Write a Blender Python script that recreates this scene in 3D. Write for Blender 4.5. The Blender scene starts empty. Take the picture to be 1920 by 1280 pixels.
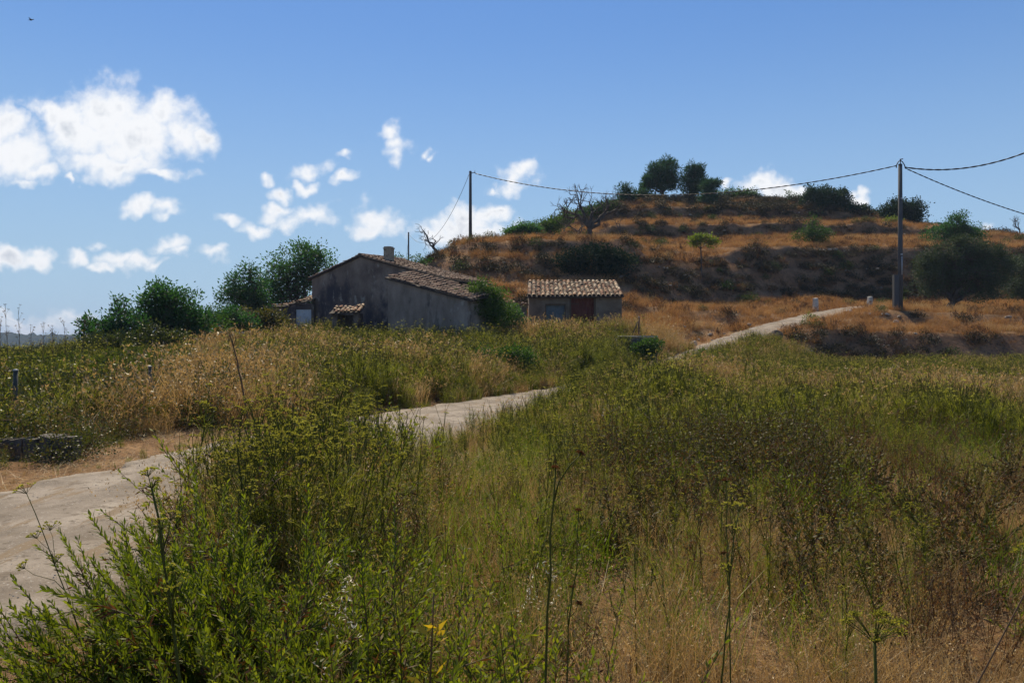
import bpy, math, random
import numpy as np
from mathutils import Vector, Matrix
R = math.radians
SC = bpy.context.scene
COL = SC.collection

# ------------------------------------------------------------------ camera
F = 1507.0                      # focal length in pixels of a 1920 px wide frame
ZC = 1.65                       # eye height
cam_d = bpy.data.cameras.new("camera")
cam_d.sensor_width = 36.0
cam_d.lens = 36.0 * F / 1920.0
cam_d.clip_start = 0.05
cam_d.clip_end = 20000
cam = bpy.data.objects.new("camera", cam_d)
cam.location = (0, 0, ZC)
cam.rotation_euler = (R(90), 0, 0)
COL.objects.link(cam)
SC.camera = cam

# ------------------------------------------------------------------ exposure
SC.view_settings.view_transform = 'Standard'
SC.view_settings.look = 'None'
SC.view_settings.exposure = 0.42
SC.view_settings.gamma = 1.0
SC.render.film_transparent = False
SC.cycles.max_bounces = 6
SC.cycles.diffuse_bounces = 3
SC.cycles.glossy_bounces = 2
SC.cycles.transmission_bounces = 3
SC.cycles.transparent_max_bounces = 4
SC.cycles.caustics_reflective = False
SC.cycles.caustics_refractive = False

# ------------------------------------------------------------------ sun and sky
SUN_EL, SUN_AZ = 50.0, -16.0     # azimuth measured from +Y, positive to +X
sd = bpy.data.lights.new("sun", 'SUN')
sd.energy = 5.0
sd.angle = R(0.5)
sd.color = (1.0, 0.87, 0.64)
so = bpy.data.objects.new("sun", sd)
dirv = Vector((math.sin(R(SUN_AZ)) * math.cos(R(SUN_EL)), math.cos(R(SUN_AZ)) * math.cos(R(SUN_EL)), math.sin(R(SUN_EL))))
so.rotation_euler = dirv.to_track_quat('Z', 'Y').to_euler()
so.location = dirv * 50
COL.objects.link(so)

W = bpy.data.worlds.new("World")
SC.world = W
W.use_nodes = True
nt = W.node_tree
nt.nodes.clear()
def N(t, **kw):
    n = nt.nodes.new(t)
    for k, v in kw.items():
        setattr(n, k, v)
    return n
def L(a, b):
    nt.links.new(a, b)
def M_(op, a, b=None, c=None, clamp=False):
    n = nt.nodes.new('ShaderNodeMath'); n.operation = op; n.use_clamp = clamp
    for i, v in enumerate((a, b, c)):
        if v is None: continue
        if isinstance(v, (int, float)): n.inputs[i].default_value = v
        else: nt.links.new(v, n.inputs[i])
    return n.outputs[0]
def V_(op, a, b=None, c=None, out=0):
    n = nt.nodes.new('ShaderNodeVectorMath'); n.operation = op
    for i, v in enumerate((a, b, c)):
        if v is None: continue
        if isinstance(v, tuple): n.inputs[i].default_value = v
        elif op == 'SCALE' and i == 1: (nt.links.new(v, n.inputs['Scale']) if not isinstance(v, (int, float)) else setattr(n.inputs['Scale'], 'default_value', v))
        else: nt.links.new(v, n.inputs[i])
    return n.outputs[out]
sky = N('ShaderNodeTexSky')
sky.sky_type = 'NISHITA'
sky.sun_disc = False
sky.sun_elevation = R(SUN_EL)
sky.sun_rotation = R(SUN_AZ)
sky.altitude = 200
sky.air_density = 1.0
sky.dust_density = 0.05
sky.ozone_density = 3.0
skyhsv = N('ShaderNodeHueSaturation')
skyhsv.inputs['Saturation'].default_value = 1.18
skyhsv.inputs['Hue'].default_value = 0.505
skyhsv.inputs['Value'].default_value = 1.0
# the bright band above the horizon is thick summer haze: it dims and turns bluer than the clear-air model gives
bw = N('ShaderNodeRGBToBW'); L(sky.outputs[0], bw.inputs[0])
dim = M_('DIVIDE', 1.30, M_('MULTIPLY_ADD', bw.outputs[0], 0.19, 1.0))
skyd = V_('SCALE', sky.outputs[0], dim)
L(skyd, skyhsv.inputs['Color'])
# clouds live at infinity: a fixed map of world directions (tangent plane of +Y)
tc = N('ShaderNodeTexCoord')
sep = N('ShaderNodeSeparateXYZ'); L(tc.outputs['Generated'], sep.inputs[0])
hz = N('ShaderNodeMapRange'); hz.interpolation_type = 'SMOOTHSTEP'; L(sep.outputs[2], hz.inputs[0])
hz.inputs[1].default_value = 0.40; hz.inputs[2].default_value = -0.02; hz.inputs[3].default_value = 0.0; hz.inputs[4].default_value = 0.85
hmix = N('ShaderNodeMix'); hmix.data_type = 'RGBA'; hmix.inputs['B'].default_value = (2.75, 4.1, 5.7, 1)
L(hz.outputs[0], hmix.inputs['Factor']); L(skyhsv.outputs[0], hmix.inputs['A'])
ysafe = M_('MAXIMUM', sep.outputs[1], 0.02)
gx = M_('DIVIDE', sep.outputs[0], ysafe)
gz = M_('DIVIDE', sep.outputs[2], ysafe)
def noise(vec, scale, detail, rough=0.55, dist=0.0, color=False):
    n = N('ShaderNodeTexNoise'); n.inputs['Scale'].default_value = scale
    n.inputs['Detail'].default_value = detail; n.inputs['Roughness'].default_value = rough
    n.inputs['Distortion'].default_value = dist
    L(vec, n.inputs['Vector'])
    return n.outputs['Color'] if color else n.outputs[0]
CLOUDS = [  # px, py, rx, ry, weight
 (150,243,95,85,1.15),(205,205,75,62,1.15),(250,250,110,72,1.15),(300,215,62,40,1),(345,252,55,42,.95),(385,265,32,20,.8),
 (215,305,110,34,1.1),(300,326,52,15,.95),(95,225,42,42,1),(35,290,66,55,1.1),(0,240,42,65,1.1),(72,312,34,28,.95),(45,338,40,14,.6),(128,340,10,8,.7),
 (262,384,36,18,.95),(312,388,32,22,1),(425,407,22,10,.75),(470,420,30,17,.95),(520,392,44,20,1),(585,402,40,22,1),(545,412,60,18,.8),
 (530,360,24,16,.95),(503,328,16,12,.7),(592,312,30,18,.72),(580,347,20,14,.85),(645,340,22,16,.98),(708,405,40,26,1),(700,422,46,18,1),(740,412,22,22,.7),
 (725,246,30,18,.9),(745,268,26,22,.68),(738,290,18,16,.72),(812,275,12,16,.6),(824,288,11,14,.68),(643,285,14,7,.6),
 (955,338,38,22,.85),(980,325,30,18,.85),(918,342,9,9,.7),
 (870,425,62,34,1.2),(915,412,42,30,1.1),(935,408,30,24,1),(825,436,50,30,1.15),(800,432,36,18,1),(880,400,30,26,1),(890,446,90,20,1.0),(985,440,26,26,.6),
 (28,485,44,20,1),(60,490,30,16,.9),(148,490,38,18,1),(190,500,34,12,.9),(225,486,46,18,.95),(262,496,44,22,.95),(295,508,30,12,.7),(320,470,36,18,.8),(335,484,24,14,.7),(405,473,28,13,.85),(190,462,14,10,.6),
 (60,612,150,22,.8),(140,600,80,14,.6),(20,596,60,12,.7),
 (1425,350,44,20,1.05),(1445,362,60,22,1.1),(1480,366,54,16,1),(1500,362,20,14,.9),(1358,350,14,8,.8),(1618,380,24,18,1),(1612,372,16,10,.8),(1845,425,12,12,.45),
]
def bgnode(col, strength=0.107):
    b = N('ShaderNodeBackground'); b.inputs[1].default_value = strength; L(col, b.inputs[0]); return b.outputs[0]
def mapr(v, a, b):
    m_ = N('ShaderNodeMapRange'); m_.interpolation_type = 'SMOOTHSTEP'; L(v, m_.inputs[0]); m_.inputs[1].default_value = a; m_.inputs[2].default_value = b; return m_.outputs[0]
def cloud_group(lst):
    cmb = N('ShaderNodeCombineXYZ'); L(gx, cmb.inputs[0]); L(gz, cmb.inputs[1]); P0 = cmb.outputs[0]
    wz = V_('SUBTRACT', noise(P0, 16.0, 3.0, 0.6, 0, True), (0.5, 0.5, 0.5))
    P1 = V_('ADD', P0, V_('SCALE', wz, 0.075))
    fld = None
    for (cx, cy, rx, ry, wgt) in lst:
        c = ((cx - 960) / F, (640 - cy) / F, 0.0)
        d = V_('MULTIPLY', V_('SUBTRACT', P1, c), (F / rx, F / ry, 0.0))
        v = M_('MULTIPLY_ADD', V_('LENGTH', d, out='Value'), -wgt, wgt)
        fld = v if fld is None else M_('MAXIMUM', fld, v)
    nz = noise(P0, 22.0, 8.0, 0.68)
    dens = M_('MULTIPLY_ADD', M_('SUBTRACT', nz, 0.43), 1.75, fld)
    alpha = mapr(dens, -0.10, 0.85)
    up = noise(V_('ADD', P0, (-0.006, 0.016, 0.0)), 22.0, 3.0, 0.6)
    core = mapr(M_('MULTIPLY', M_('MAXIMUM', dens, 0.0), M_('MULTIPLY_ADD', up, 1.9, -0.35)), 0.50, 1.15)
    ccol = N('ShaderNodeMix'); ccol.data_type = 'RGBA'
    ccol.inputs['A'].default_value = (6.7, 6.8, 7.0, 1); ccol.inputs['B'].default_value = (4.5, 4.8, 5.3, 1)
    L(core, ccol.inputs['Factor'])
    ms = N('ShaderNodeMixShader'); L(alpha, ms.inputs[0]); L(SKYBG, ms.inputs[1]); L(bgnode(ccol.outputs['Result']), ms.inputs[2])
    return ms.outputs[0]
def inside(x0, x1, y0, y1):
    """1 where the direction lies in this block of sky"""
    a = M_('MULTIPLY', M_('GREATER_THAN', gx, (x0 - 960) / F), M_('LESS_THAN', gx, (x1 - 960) / F))
    b = M_('MULTIPLY', M_('GREATER_THAN', gz, (640 - y1) / F), M_('LESS_THAN', gz, (640 - y0) / F))
    return M_('MULTIPLY', M_('MULTIPLY', a, b), M_('GREATER_THAN', sep.outputs[1], 0.05))
SKYBG = bgnode(hmix.outputs['Result'])
big = [c for c in CLOUDS if c[0] < 440 and c[1] < 362]
right = [c for c in CLOUDS if c[0] > 1040]
rest = [c[:4] + (c[4] * (.86 if 440 < c[0] < 800 else .93),) for c in CLOUDS if c not in big and c not in right]
out = SKYBG
for (box, lst) in (((-200, 1040, 200, 645), rest), ((1040, 1920, 300, 470), right), ((-200, 440, 100, 358), big)):
    ms = N('ShaderNodeMixShader'); L(inside(*box), ms.inputs[0]); L(out, ms.inputs[1]); L(cloud_group(lst), ms.inputs[2]); out = ms.outputs[0]
wo = N('ShaderNodeOutputWorld'); L(out, wo.inputs[0])
W.cycles.sampling_method = 'MANUAL'; W.cycles.sample_map_resolution = 512

# ------------------------------------------------------------------ helpers
def tag(o, label=None, cat=None, group=None, kind=None):
    if label: o['label'] = label
    if cat: o['category'] = cat
    if group: o['group'] = group
    if kind: o['kind'] = kind
    return o
def empty(name, loc, label=None, cat=None, group=None, rz=0.0):
    o = bpy.data.objects.new(name, None); COL.objects.link(o)
    o.location = loc; o.rotation_euler = (0, 0, rz); o.empty_display_size = 0.2
    return tag(o, label, cat, group)

class MB:
    """collects vertices and faces (arrays) into one mesh"""
    def __init__(s): s.V = []; s.F = []; s.n = 0
    def add(s, V, Fs, mat=0, smooth=False):
        V = np.asarray(V, float).reshape(-1, 3)
        if not isinstance(Fs, list) or (len(Fs) and isinstance(Fs[0], int)): Fs = [np.asarray(Fs)]
        for Fa in Fs:
            Fa = np.atleast_2d(np.asarray(Fa, int))
            s.F.append((Fa + s.n, mat, smooth))
        s.V.append(V); s.n += len(V)
        return s
    def mesh(s, name, mats):
        me = bpy.data.meshes.new(name)
        V = np.concatenate(s.V) if s.V else np.zeros((0, 3))
        me.vertices.add(len(V)); me.vertices.foreach_set('co', V.astype(np.float32).ravel())
        loops = []; starts = []; mi = []; sm = []; k = 0
        for Fa, m, smo in s.F:
            n, w = Fa.shape
            loops.append(Fa.ravel()); starts.append(k + np.arange(n) * w); k += n * w
            mi.append(np.full(n, m)); sm.append(np.full(n, smo))
        lp = np.concatenate(loops); st = np.concatenate(starts)
        me.loops.add(len(lp)); me.loops.foreach_set('vertex_index', lp.astype(np.int32))
        me.polygons.add(len(st)); me.polygons.foreach_set('loop_start', st.astype(np.int32))
        me.polygons.foreach_set('material_index', np.concatenate(mi).astype(np.int32))
        me.polygons.foreach_set('use_smooth', np.concatenate(sm).astype(bool))
        me.update(calc_edges=True); me.validate()
        for m in (mats if isinstance(mats, (list, tuple)) else [mats]): me.materials.append(m)
        return me
    def build(s, name, mats, parent=None, coll=None):
        o = bpy.data.objects.new(name, s.mesh(name, mats))
        if coll is None: COL.objects.link(o)
        elif coll: coll.objects.link(o)
        if parent is not None: o.parent = parent
        return o
    # --- shapes
    def box(s, lo, hi, mat=0, M=None, jit=0, rng=None):
        x0, y0, z0 = lo; x1, y1, z1 = hi
        V = np.array([[x0,y0,z0],[x1,y0,z0],[x1,y1,z0],[x0,y1,z0],[x0,y0,z1],[x1,y0,z1],[x1,y1,z1],[x0,y1,z1]], float)
        if jit: V = V + rng.uniform(-jit, jit, V.shape)
        if M is not None: V = V @ np.array(M.to_3x3()).T + np.array(M.translation)
        return s.add(V, [np.array([[0,3,2,1],[4,5,6,7],[0,1,5,4],[1,2,6,5],[2,3,7,6],[3,0,4,7]])], mat)
    def tube(s, P, r, n=6, mat=0, cap=True, smooth=True):
        P = np.asarray(P, float); k = len(P); r = np.broadcast_to(np.asarray(r, float), (k,))
        T = np.gradient(P, axis=0); T /= np.linalg.norm(T, axis=1)[:, None] + 1e-9
        ref = np.where(np.abs(T[:, 2:3]) > 0.9, [[1., 0, 0]], [[0, 0, 1.]])
        if np.abs(T[:, 2]).max() > 0.9 and np.abs(T[:, 2]).min() < 0.95: ref = np.tile([[0.31, 0.95, 0.02]], (k, 1))
        A = np.cross(T, ref); A /= np.linalg.norm(A, axis=1)[:, None] + 1e-9
        B = np.cross(T, A)
        a = np.arange(n) * 2 * math.pi / n
        V = P[:, None, :] + r[:, None, None] * (np.cos(a)[None, :, None] * A[:, None, :] + np.sin(a)[None, :, None] * B[:, None, :])
        i = np.arange(k - 1)[:, None] * n; j = np.arange(n)[None, :]; j2 = (j + 1) % n
        Fq = np.stack([i + j, i + j2, i + n + j2, i + n + j], -1).reshape(-1, 4)
        Fs = [Fq]
        V = V.reshape(-1, 3)
        if cap and n > 2:
            Fs += [np.arange(n)[None, ::-1], (np.arange(n) + (k - 1) * n)[None]]
        s.F_app(V, Fs, mat, smooth); return s
    def F_app(s, V, Fs, mat, smooth):
        for Fa in Fs: s.F.append((np.asarray(Fa, int) + s.n, mat, smooth))
        s.V.append(V); s.n += len(V)
    def leaves(s, B, D, ln, wd, rng, mat=0, S=None, mid=0.45):
        """kite shaped leaves: base B, unit direction D"""
        B = np.asarray(B, float); n = len(B)
        if n == 0: return s
        D = D / (np.linalg.norm(D, axis=1)[:, None] + 1e-9)
        if S is None: S = rng.normal(size=(n, 3))
        S = np.cross(D, S); S /= np.linalg.norm(S, axis=1)[:, None] + 1e-9
        ln = np.broadcast_to(ln, (n,))[:, None]; wd = np.broadcast_to(wd, (n,))[:, None]
        m = B + D * ln * mid
        V = np.stack([B, m + S * wd * .5, B + D * ln, m - S * wd * .5], 1).reshape(-1, 3)
        s.F_app(V, [np.arange(n * 4).reshape(-1, 4)], mat, False); return s
    def blades(s, B, D, ln, wd, rng, bend=0.3, mat=0, seg=3, tip=0.15):
        """grass blades / thin stems as flat tapering strips that bend over"""
        B = np.asarray(B, float); n = len(B)
        D = D / (np.linalg.norm(D, axis=1)[:, None] + 1e-9)
        ln = np.broadcast_to(ln, (n,)); wd = np.broadcast_to(wd, (n,)); bend = np.broadcast_to(bend, (n,))
        a = rng.uniform(0, 2 * math.pi, n)
        S = np.stack([np.cos(a), np.sin(a), np.zeros(n)], 1)
        h = D.copy(); h[:, 2] = 0; h += rng.normal(size=(n, 3)) * [.3, .3, 0]; h /= np.linalg.norm(h, axis=1)[:, None] + 1e-6
        rows = []
        for k in range(seg + 1):
            t = k / seg
            c = B + D * (ln * t)[:, None] + h * (ln * bend * t * t)[:, None] - np.array([0, 0, 1.]) * (ln * bend * 0.5 * t ** 3)[:, None]
            w = wd * (1 - (1 - tip) * t)
            rows.append(c + S * w[:, None] * .5); rows.append(c - S * w[:, None] * .5)
        V = np.stack(rows, 1).reshape(-1, 3); m = 2 * (seg + 1)
        b = np.arange(n)[:, None] * m
        Fs = np.concatenate([np.stack([b[:, 0] + 2*k, b[:, 0] + 2*k+1, b[:, 0] + 2*k+3, b[:, 0] + 2*k+2], 1) for k in range(seg)])
        s.F_app(V, [Fs], mat, False)
        return np.stack(rows, 1)[:, -1]      # tips

# lattice noise in numpy, used for the lie of the land and for where plants grow
_rs = np.random.RandomState(5); _T = _rs.rand(256, 256)
def vn(x, y):
    xi = np.floor(x).astype(int); yi = np.floor(y).astype(int); fx = x - xi; fy = y - yi
    fx = fx * fx * (3 - 2 * fx); fy = fy * fy * (3 - 2 * fy)
    g = lambda a, b: _T[a & 255, b & 255]
    return (g(xi, yi) * (1 - fx) + g(xi + 1, yi) * fx) * (1 - fy) + (g(xi, yi + 1) * (1 - fx) + g(xi + 1, yi + 1) * fx) * fy
def fbm(x, y, o=4):
    v = 0; a = .5; t = 0
    for k in range(o):
        v = v + a * vn(x * 2 ** k + 17.3 * k, y * 2 ** k + 9.1 * k); t += a; a *= .5
    return v / t - .5
def sstep(a, b, x):
    t = np.clip((x - a) / (b - a), 0, 1); return t * t * (3 - 2 * t)

# ------------------------------------------------------------------ materials
def mat(name):
    m = bpy.data.materials.new(name); m.use_nodes = True
    m.node_tree.nodes.clear(); return m
def ramp_set(cr, stops):
    el = cr.color_ramp.elements
    while len(el) > len(stops): el.remove(el[-1])
    while len(el) < len(stops): el.new(0.5)
    for e, (p, c) in zip(el, stops): e.position = p; e.color = (*c, 1)
def leaf_mat(name, cols, trans=0.4, rough=0.5, spec=0.3, tint=None, rnd_obj=0.5):
    """cols: list of real leaf colours picked per leaf (per mesh island) and shifted a little per plant"""
    m = mat(name); t = m.node_tree; nn = t.nodes.new; lk = t.links.new
    g = nn('ShaderNodeNewGeometry'); oi = nn('ShaderNodeObjectInfo')
    mx = nn('ShaderNodeMath'); mx.operation = 'MULTIPLY_ADD'; mx.inputs[1].default_value = 1 - rnd_obj
    mo = nn('ShaderNodeMath'); mo.operation = 'MULTIPLY'; mo.inputs[1].default_value = rnd_obj
    lk(oi.outputs['Random'], mo.inputs[0]); lk(g.outputs['Random Per Island'], mx.inputs[0]); lk(mo.outputs[0], mx.inputs[2])
    cr = nn('ShaderNodeValToRGB'); ramp_set(cr, [(i / max(1, len(cols) - 1), c) for i, c in enumerate(cols)])
    lk(mx.outputs[0], cr.inputs[0])
    p = nn('ShaderNodeBsdfPrincipled'); p.inputs['Roughness'].default_value = rough
    p.inputs['Specular IOR Level'].default_value = spec
    lk(cr.outputs[0], p.inputs['Base Color'])
    tr = nn('ShaderNodeBsdfTranslucent')
    tm = nn('ShaderNodeMix'); tm.data_type = 'RGBA'; tm.blend_type = 'MULTIPLY'; tm.inputs['Factor'].default_value = 1
    tm.inputs['B'].default_value = (*(tint or (1.5, 1.6, 0.7)), 1)
    lk(cr.outputs[0], tm.inputs['A']); lk(tm.outputs['Result'], tr.inputs['Color'])
    ms = nn('ShaderNodeMixShader'); ms.inputs[0].default_value = trans
    lk(p.outputs[0], ms.inputs[1]); lk(tr.outputs[0], ms.inputs[2])
    o = nn('ShaderNodeOutputMaterial'); lk(ms.outputs[0], o.inputs[0])
    return m
def rock_mat(name, stops, scale=2.0, rough=0.9, bump=0.3, bscale=None, detail=8, extra=None, coord='Object', stretch=(1,1,1), spec=0.2):
    """procedural mineral surface: noise ramp + finer mottling + bump; extra = (scale, threshold, colour) blotches"""
    m = mat(name); t = m.node_tree; nn = t.nodes.new; lk = t.links.new
    c = nn('ShaderNodeTexCoord'); mp = nn('ShaderNodeMapping'); mp.inputs['Scale'].default_value = stretch
    lk(c.outputs[coord], mp.inputs[0])
    n1 = nn('ShaderNodeTexNoise'); n1.inputs['Scale'].default_value = scale; n1.inputs['Detail'].default_value = detail; n1.inputs['Roughness'].default_value = .62
    lk(mp.outputs[0], n1.inputs['Vector'])
    cr = nn('ShaderNodeValToRGB'); ramp_set(cr, stops); lk(n1.outputs[0], cr.inputs[0])
    col = cr.outputs[0]
    for ex in (extra or []):
        sc, lo, hi, cc, st = ex
        m2 = nn('ShaderNodeMapping'); m2.inputs['Scale'].default_value = st; lk(c.outputs[coord], m2.inputs[0])
        n2 = nn('ShaderNodeTexNoise'); n2.inputs['Scale'].default_value = sc; n2.inputs['Detail'].default_value = 6; n2.inputs['Roughness'].default_value = .65
        lk(m2.outputs[0], n2.inputs['Vector'])
        mr = nn('ShaderNodeMapRange'); mr.interpolation_type = 'SMOOTHSTEP'; mr.inputs[1].default_value = lo; mr.inputs[2].default_value = hi
        lk(n2.outputs[0], mr.inputs[0])
        mm = nn('ShaderNodeMix'); mm.data_type = 'RGBA'; mm.inputs['B'].default_value = (*cc, 1)
        lk(mr.outputs[0], mm.inputs['Factor']); lk(col, mm.inputs['A']); col = mm.outputs['Result']
    p = nn('ShaderNodeBsdfPrincipled'); p.inputs['Roughness'].default_value = rough; p.inputs['Specular IOR Level'].default_value = spec
    lk(col, p.inputs['Base Color'])
    if bump:
        n3 = nn('ShaderNodeTexNoise'); n3.inputs['Scale'].default_value = bscale or scale * 6; n3.inputs['Detail'].default_value = 8; n3.inputs['Roughness'].default_value = .7
        lk(mp.outputs[0], n3.inputs['Vector'])
        b = nn('ShaderNodeBump'); b.inputs['Strength'].default_value = bump; b.inputs['Distance'].default_value = 0.05
        lk(n3.outputs[0], b.inputs['Height']); lk(b.outputs[0], p.inputs['Normal'])
    o = nn('ShaderNodeOutputMaterial'); lk(p.outputs[0], o.inputs[0])
    return m

MT = {}
MT['bark'] = rock_mat('bark', [(0.3, (.035,.028,.024)), (.7, (.11,.09,.075))], 6, stretch=(1,1,.25), bump=.6)
MT['grey_bark'] = rock_mat('grey_bark', [(0.3, (.07,.06,.055)), (.7, (.19,.17,.15))], 6, stretch=(1,1,.3), bump=.5)
MT['carob'] = leaf_mat('carob_leaf', [(.02,.052,.024),(.038,.082,.034),(.07,.125,.05)], .4, .6, .15, (1.2,1.7,.6))
MT['hill_oak'] = leaf_mat('oak_leaf', [(.012,.03,.018),(.022,.05,.026),(.035,.065,.028)], .2, .7, .1)
MT['pine'] = leaf_mat('pine_needle', [(.015,.045,.026),(.028,.07,.036),(.045,.09,.04)], .25, .7, .1)
MT['olive'] = leaf_mat('olive_leaf', [(.02,.035,.022),(.04,.06,.035),(.06,.078,.045)], .2, .65, .12)
MT['shrub'] = leaf_mat('shrub_leaf', [(.02,.05,.012),(.04,.085,.018),(.075,.12,.025)], .35, .6, .15)
MT['fig'] = leaf_mat('fig_leaf', [(.05,.085,.018),(.11,.14,.025),(.20,.20,.04)], .5, .5, .3)
MT['ivy'] = leaf_mat('ivy_leaf', [(.007,.018,.012),(.012,.03,.018),(.02,.045,.02)], .1, .8, .05)
MT['inula'] = leaf_mat('inula_leaf', [(.06,.085,.010),(.10,.13,.014),(.15,.17,.02),(.21,.205,.03)], .5, .55, .2, (1.45,1.5,.45), .3)
MT['inula_dry'] = leaf_mat('inula_dry_leaf', [(.05,.022,.01),(.09,.045,.018),(.16,.12,.02)], .35, .6, .2, (1.6,1.2,.6))
MT['inula_yellow'] = leaf_mat('inula_yellow_leaf', [(.35,.25,.02),(.5,.36,.03)], .45, .5, .3, (1.3,1.2,.6))
MT['stem'] = leaf_mat('green_stem', [(.05,.06,.012),(.08,.09,.02),(.115,.115,.03)], .2, .65, .12)
MT['brown_stem'] = leaf_mat('brown_stem', [(.05,.028,.015),(.10,.06,.03),(.16,.10,.055)], .1, .6, .2)
MT['fennel'] = leaf_mat('fennel_leaf', [(.10,.105,.012),(.17,.168,.02),(.28,.25,.05)], .58, .5, .3, (1.3,1.5,.6))
MT['umbel'] = leaf_mat('fennel_flower', [(.22,.21,.035),(.33,.31,.06),(.45,.42,.12)], .5, .6, .1, (1.2,1.2,.6))
MT['straw'] = leaf_mat('straw', [(.24,.155,.06),(.36,.25,.11),(.50,.38,.20)], .35, .5, .3, (1.25,1.1,.8))
MT['hillstraw'] = leaf_mat('hill_straw', [(.17,.085,.034),(.31,.18,.07),(.50,.34,.16)], .35, .6, .15, (1.3,1.05,.7))
MT['brown'] = leaf_mat('dead_weed', [(.06,.028,.012),(.11,.055,.022),(.18,.10,.04)], .3, .6, .15, (1.5,1.1,.6))
MT['bramble'] = leaf_mat('bramble_leaf', [(.025,.035,.010),(.05,.06,.015),(.09,.06,.022)], .35, .5, .3)
MT['vine'] = leaf_mat('vine_leaf', [(.035,.05,.01),(.06,.08,.015),(.11,.11,.02)], .35, .7, .08)
MT['green'] = leaf_mat('green_blade', [(.06,.085,.010),(.105,.13,.014),(.17,.18,.03)], .52, .45, .35, (1.3,1.6,.5))
MT['scrub'] = leaf_mat('scrub_leaf', [(.02,.020,.012),(.04,.035,.018),(.075,.045,.022)], .15, .6, .2)
MT['scrub_green'] = leaf_mat('scrub_green_leaf', [(.02,.04,.010),(.04,.065,.016),(.08,.09,.025)], .3, .6, .2)
MT['oat'] = leaf_mat('oat_husk', [(.6,.55,.42),(.75,.7,.58)], .45, .4, .4, (1,1,.9))

# ------------------------------------------------------------------ lie of the land
ROAD = np.array([(-5.9,-12,0),(-5.2,-4,0),(-4.7,0,0),(-4.4,4,0),(-4.1,7,0),(-3.65,10,0),(-2.85,13.5,0),(-1.5,17.5,0),(0.5,22,.02),
                 (3.1,27.5,.08),(6,34,.35),(9.3,41,.78),(12.5,46.5,1.5),(16,51,2.35),(20.5,56.5,3.25),(25.3,61.5,4.05),(29.5,65,4.55),(36,69,4.85)], float)
def catmull(P, n=8):
    out = []
    for i in range(len(P) - 1):
        p0 = P[max(i-1, 0)]; p1 = P[i]; p2 = P[i+1]; p3 = P[min(i+2, len(P)-1)]
        for k in range(n):
            t = k / n
            out.append(.5*((2*p1)+(-p0+p2)*t+(2*p0-5*p1+4*p2-p3)*t*t+(-p0+3*p1-3*p2+p3)*t**3))
    out.append(P[-1]); return np.array(out)
RC = catmull(ROAD, 5)
def road_q(X, Y):
    """distance to the track, signed side (+ right), height of the track"""
    best = np.full(X.shape, 1e9); z = np.zeros(X.shape); sd_ = np.zeros(X.shape)
    for a, b in zip(RC[:-1], RC[1:]):
        dx, dy = b[0]-a[0], b[1]-a[1]; l2 = dx*dx+dy*dy
        t = np.clip(((X-a[0])*dx+(Y-a[1])*dy)/l2, 0, 1)
        qx = X-a[0]-t*dx; qy = Y-a[1]-t*dy; d = np.hypot(qx, qy)
        m = d < best
        best = np.where(m, d, best); z = np.where(m, a[2]+t*(b[2]-a[2]), z)
        sd_ = np.where(m, np.sign(qx*dy-qy*dx), sd_)
    return best, sd_, z
def road_hw(Y): return np.interp(Y, [0, 8, 15, 30, 60], [1.62, 1.62, 1.7, 1.5, 1.3])

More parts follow.
